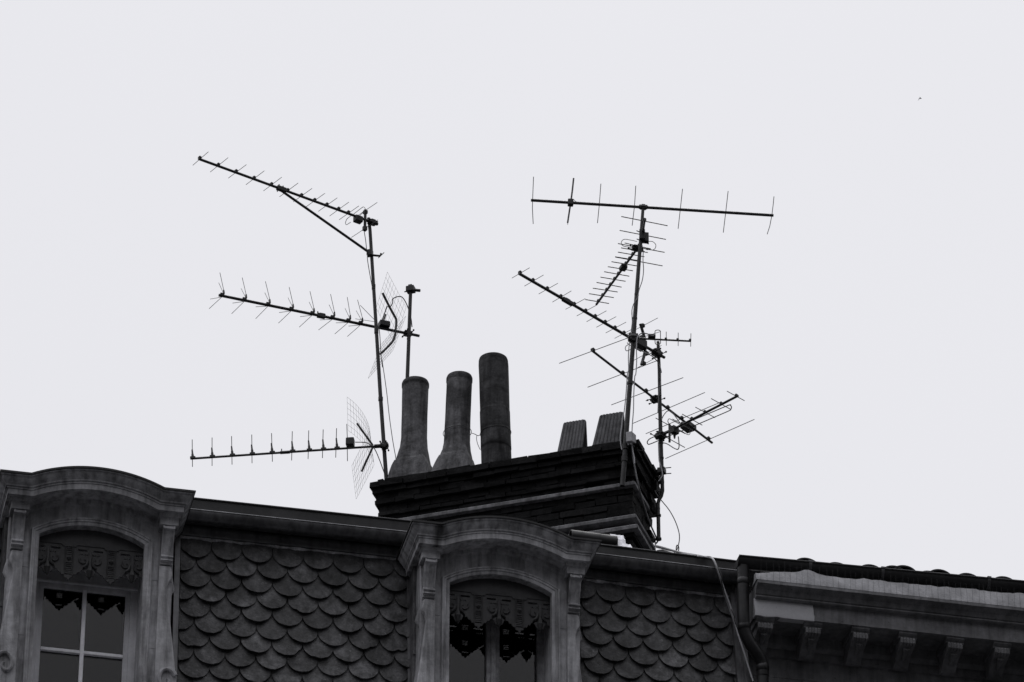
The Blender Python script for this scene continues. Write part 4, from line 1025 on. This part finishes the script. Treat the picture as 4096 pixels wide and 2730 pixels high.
# --- long rods on the cranked pole
a = Ant("large antenna with six very long rods on the cranked pole, sloping down to the right", zg(1040, 845), YS + .03, zg(398, 387), zg(1540, 1264), .013)
for c, t0, t1 in [((425, 388), (88, 509), (745, 266)), ((706, 605), (358, 736), (1032, 478)), ((928, 775), (583, 904), (1265, 645)), ((1130, 935), (787, 1080), (1471, 786)), ((1267, 1035), (910, 1178), (1612, 882)), ((1523, 1230), (1097, 1414), (1941, 1042))]:
    a.el(zg(*c), zg(*t0), zg(*t1), .0042, .018)
zz = a.Z - .03
P = [onZ(*zk(*p), zz) for p in ((1010, 810), (1160, 742), (1500, 596), (1850, 445), (1897, 412), (1912, 362), (1893, 328), (1850, 325), (1430, 500), (960, 700), (500, 890), (290, 985), (195, 1032), (152, 1090), (165, 1130), (200, 1138), (370, 1070), (750, 905), (960, 830))]
g = MB(); g.tube(spline(P, 5), .0058, 6); g.build("folded_dipole", M['alu'], a.root, 50)
c = onZ(*zk(1010, 780), zz); g = MB(); g.obox(c, a.dir * .07, a.h * .06, UP * .028); q = onZ(*zk(1130, 750), zz); g.tube([c, q], [.03, .012], 8); g.build("junction_box", M['plastic'], a.root, 0, .01)
a.clamp(zk(385, 180), (.06, .06, .035), True)

# --- short-wave loop antenna at the bottom of the pole
a = Ant("lower antenna on the cranked pole, sloping up to the right across the long rods", zk(430, 960), YS - .03, zk(2050, 125), zk(430, 965), .0135)
for c, t0, t1 in [((2000, 135), (1820, 30), (2183, 228)), ((1685, 300), (1490, 185), (1890, 407)), ((1355, 482), (1160, 365), (1568, 583)), ((1095, 630), (882, 510), (1300, 740)), ((890, 735), (680, 613), (1108, 850))]:
    a.el(zk(*c), zk(*t0), zk(*t1), .0045, .013)
for t0, t1, dz in (((330, 593), (940, 918), .10), ((335, 873), (936, 1207), -.09)):
    g = MB(); q = a.near(zk(618, 890)); g.tube([onZ(*zk(*t0), onP(*zk(618, 890 - dz * 1800 ), q, a.h).z), onZ(*zk(*t1), onP(*zk(618, 890 - dz * 1800), q, a.h).z)], .0045, 6); g.build("reflector_rod", M['alu'], a.root, 50)
q = a.near(zk(618, 890)); g = MB(); g.tube([onP(*zk(616, 725), q, a.h), onP(*zk(618, 1095), q, a.h)], .0125, 10); g.build("reflector_bar", M['alu'], a.root, 50)
a.loop([zk(*p) for p in ((840, 728), (700, 650), (618, 607), (588, 630), (588, 680), (640, 745), (760, 810), (880, 870), (940, 910), (1015, 940), (1048, 905), (1035, 845))], .0042)
c = a.near(zk(805, 860)); g = MB(); g.obox(c - UP * .02, a.dir * .03, a.h * .04, UP * .04); g.tube([c - UP * .05, c - UP * .12], [.02, .009], 8); g.build("junction_box", M['plastic'], a.root, 0, .008)
a.clamp(zk(420, 960), (.07, .06, .035), True)
g = MB(); g.tube(spline([onP(*zk(*p), c, a.h) for p in ((800, 980), (812, 1080), (817, 1180), (805, 1230), (775, 1247), (700, 1215), (600, 1150), (530, 1118), (465, 1110))], 5), .0058, 6); g.build("feed_cable", M['cable'], a.root, 50)

# ================================================================== cables and small things
def cable(pts, Y, r, m, label, group="aerial cables", name="cable", k=8):
    P = [onY(x, y, Y[i] if isinstance(Y, list) else Y) for i, (x, y) in enumerate(pts)]
    g = MB(); g.tube(spline(P, k), r, 8); return tag(g.build(name, M[m], None, 50), label, "cable", group)
cable([zi(1205, 740), zi(1220, 850), zi(1250, 1050), zi(1265, 1200), zi(1285, 1330), (1470, 1040), (1478, 1090), (1487, 1140), (1493, 1180), (1503, 1290), (1517, 1320), (1524, 1420), (1530, 1470)], YL - .05, .0042, 'cablek', "thin dark cable running down the upper left mast")
cable([(1528, 1440), (1537, 1500), zd(2110, 190), zd(2135, 420), zd(2165, 640), zd(2190, 790), zd(2203, 860), zd(2210, 960)], YL + .10, .0042, 'cable', "thin cable hanging loose between left mast and first pot")
cable([ze(1095, 715), ze(1092, 800), ze(1097, 890), ze(1086, 980), ze(1058, 1065), ze(1040, 1140), ze(1010, 1190), ze(995, 1240), ze(993, 1287), zj(715, 140), zj(718, 300), zj(722, 390), zj(705, 540), zj(695, 620)], YR - .06, .0046, 'cable', "cable wound down the upper part of the tallest mast")
cable([zj(865, 690), zj(832, 760), zj(818, 900), zj(816, 1060), zj(822, 1200), zj(815, 1400), zj(800, 1560), zg(805, 640), zg(796, 800), zg(793, 950), zg(783, 1080), zg(778, 1180)], YR - .08, .0055, 'cablew', "pale cable dropping beside the tallest mast into the white box")
cable([zj(662, 850), zj(645, 1000), zj(636, 1200), zj(640, 1450), zg(735, 620), zg(722, 800), zg(705, 960), zg(688, 1040), zg(680, 1120), zg(670, 1200), zg(672, 1270), zg(682, 1330)], YR - .07, .0055, 'cablew', "pale cable down the left side of the tallest mast past the hood")
cable([zj(690, 995), zj(640, 1020), zj(590, 1030), zj(567, 985), zj(580, 930), zj(630, 890), zj(610, 850), zj(640, 880), zj(690, 915)], YR - .07, .0046, 'cablew', "small coil of pale cable tied at the middle of the mast")
cable([zj(780, 965), zj(900, 1020), zj(1050, 1090), zj(1180, 1160), zj(1260, 1240), zj(1320, 1320), zj(1355, 1420), zj(1375, 1520), zg(1052, 590), zg(1050, 700), zg(1035, 790), zg(1028, 900), zg(1025, 980)], [YR, YR + .1, YR + .25, YR + .4, YS - .1, YS - .06, YS - .06, YS - .06, YS - .06, YS - .06, YS - .06, YS - .06, YS - .06], .0055, 'cable', "grey cable swinging from the tallest mast across to the cranked pole")
cable([zk(450, 620), zk(510, 510), zk(590, 440), zk(680, 490), zk(770, 600), zk(845, 705)], YS - .06, .005, 'cable', "cable arching off the cranked pole to the crossing booms")
cable([zk(385, 1100), zk(392, 1300), zk(400, 1480), zh(575, 480), zh(592, 540), zh(603, 600), zh(585, 640), zh(565, 665)], YS - .07, .0062, 'cablew', "pale cable strapped to the lower cranked pole")
cable([zh(605, 620), zh(615, 670), zh(608, 720), zh(590, 750), zh(560, 765), zh(525, 757)], YS - .05, .006, 'cablek', "dark cable looping under the chimney's broken corner")
cable([zh(525, 757), zh(560, 810), zh(590, 848), zh(650, 920), zh(690, 980), zh(730, 1060), zh(760, 1150), zh(767, 1220), zh(755, 1290), zh(738, 1335), zh(705, 1365)], YS + .05, .0052, 'cable', "long loose cable bowing out right of the chimney down to the roof")
cable([zh(745, 1370), zh(736, 1330), zh(738, 1295), zh(747, 1283), zh(760, 1305), zh(755, 1345), zh(735, 1355)], YS + .0, .0058, 'cablek', "knotted loop of cable at the roof edge")
cable([zh(300, 295), zh(310, 380), zh(335, 530), zh(370, 700), zh(410, 850), zh(450, 985), zh(490, 1090), zh(530, 1180), zh(556, 1238), zh(548, 1258), zh(530, 1275)], [YR - .03, YR + .02, YR + .02, YR + .04, YR + .15, YR + .3, YR + .42, YR + .55, YR + .6, YR + .62, YR + .62], .0085, 'cable', "thick cable running diagonally over the chimney's right end")
cable([zh(306, 300), zh(318, 380), zh(330, 440), zh(333, 495)], YR - .02, .007, 'cablew', "short pale cable end under the white box")
cable([zh(330, 285), zh(370, 300), zh(400, 335), zh(412, 362), zh(385, 368), zh(345, 345), zh(320, 320)], [YR - .02, YR + .05, YR + .1, YR + .12, YR + .1, YR + .05, YR - .02], .0066, 'cable', "loop of grey cable sticking out beside the white box")
# junction box on the corner
root = empty("junction_box", onY(*zg(762, 1240), YR - .05), "white weatherproof box fixed to the mast at the chimney corner", "junction box")
g = MB(); c = onY(*zg(757, 1215), YR - .05); g.obox(c, E2 * .034, N2 * .022, UP * .062); g.hexa([c + E2 * .034 + N2 * .022 - UP * .06, c + E2 * .055 - N2 * .05 - UP * .05, c + E2 * .05 - N2 * .055 - UP * .05, c + E2 * .03 - N2 * .02 - UP * .06, c + E2 * .034 + N2 * .022 + UP * .055, c + E2 * .055 - N2 * .05 + UP * .05, c + E2 * .05 - N2 * .055 + UP * .05, c + E2 * .03 - N2 * .02 + UP * .055])
g.build("case", M['pvc'], root, 0, .005)
g = MB(); g.obox(c + N2 * .024, E2 * .03, N2 * .004, UP * .056); g.build("lid", M['pvc'], root, 0, .002)
for dx in (-.015, .012):
    g = MB(); g.tube([c + E2 * dx - UP * .06, c + E2 * dx - UP * .085], .009, 8); g.build("cable_gland", M['pvc'], root, 50)
# wire tied between two pots
g = MB(); 
for pp_, rr, zz0 in ((p2, .150, z6(668, 665)), (p3, .163, z6(936, 668))):
    zz = cp(*zz0, -.29)[1]; u = (zz - ZT) / (pp_[3] - ZT); c = CW(pp_[1] + (pp_[2] - pp_[1]) * u, -.29, zz)
    g.tube([c + V((rr * math.cos(t), rr * math.sin(t), .012 * math.cos(t))) for t in [2 * math.pi * k / 28 for k in range(29)]], .0035, 6)
Yw = CW(-1.4, -.29, 0).y
g.tube(spline([onY(*z6(*p), Yw) for p in ((762, 668), (785, 676), (805, 686), (826, 676))], 4), .0038, 6); g.tube(spline([onY(*z6(*p), Yw) for p in ((797, 684), (795, 710), (803, 745), (820, 783))], 5), .0032, 6)
tag(g.build("tie_wire", M['cablek'], None, 50), "loose wire tied round two chimney pots with a dangling end", "wire")
# cables lying over the roof edge and down the front
def fcable(pts, r, m, label, k=8):
    P = [FW(fp(x, y, o)[0], o, fp(x, y, o)[1]) for x, y, o in pts]
    g = MB(); g.tube(spline(P, k), r, 8); return tag(g.build("cable", M[m], None, 50), label, "cable", "cables over the roof edge")
fcable([(*z4(690, 395), -1.0), (*z4(760, 412), -.7), (*z4(900, 452), -.3), (*z4(1030, 475), .0), (*z4(1110, 490), .08), (*z4(1175, 500), .2), (*z4(1215, 570), .29), (*z4(1250, 680), .30), (*z4(1300, 850), .22), (*z4(1370, 1050), .24), (*z4(1430, 1240), .27), (*z4(1490, 1430), .3), (*z4(1560, 1640), .32)], .0105, 'cable', "thick cable over the roof edge and down between the two houses")
fcable([(*z4(700, 408), -.95), (*z4(780, 425), -.7), (*z4(900, 455), -.3), (*z4(1040, 483), .05), (*z4(1130, 493), .12), (*z4(1190, 515), .24), (*z4(1232, 620), .30), (*z4(1272, 740), .28), (*z4(1330, 900), .25), (*z4(1365, 1010), .25), (*z4(1400, 1150), .27), (*z4(1450, 1300), .3), (*z4(1530, 1560), .32)], .0082, 'cablew', "pale thin cable beside the thick one down the front")
fcable([(*z4(1195, 520), .25), (*z4(1230, 590), .31), (*z4(1262, 660), .32), (*z4(1262, 720), .3), (*z4(1310, 860), .24), (*z4(1362, 990), .26), (*z4(1372, 1040), .26), (*z4(1425, 1210), .28), (*z4(1500, 1460), .31), (*z4(1560, 1640), .33)], .0055, 'cablek', "black cable twisted round the pair down the front")
fcable([(*z4(710, 440), -.8), (*z4(760, 436), -.5), (*z4(810, 452), -.2), (*z4(840, 462), .02)], .011, 'cablek', "short dark cable humped on the roof by the chimney foot")

# bird far off in the sky
bc = EYE + ray(3681, 395) * 420.0
bird = MB()
ax = V((1, .1, .12)).normalized(); ay = V((-.1, 1, .1)).normalized()
bird.tube([bc + ax * .13, bc + ax * .10, bc + ax * .03, bc - ax * .06, bc - ax * .15], [.008, .025, .035, .026, .012], 8)
BD = tag(bird.build("bird", M['feather'], None, 60), "small dark bird gliding alone in the pale sky", "bird")
for sg in (-1, 1):
    g = MB(); rg = []
    for u, dz, ch in ((0, .01, .07), (.35, .05, .075), (.7, .03, .05), (1, -.05, .008)):
        o = bc + ay * (sg * .27 * u) - ax * (.16 * u * u) + UP * (dz * 1.2); rg.append([o + ax * ch * .5, o + UP * .006, o - ax * ch * .5, o - UP * .004])
    g.rings(rg); g.build("wing", M['feather'], BD, 40)
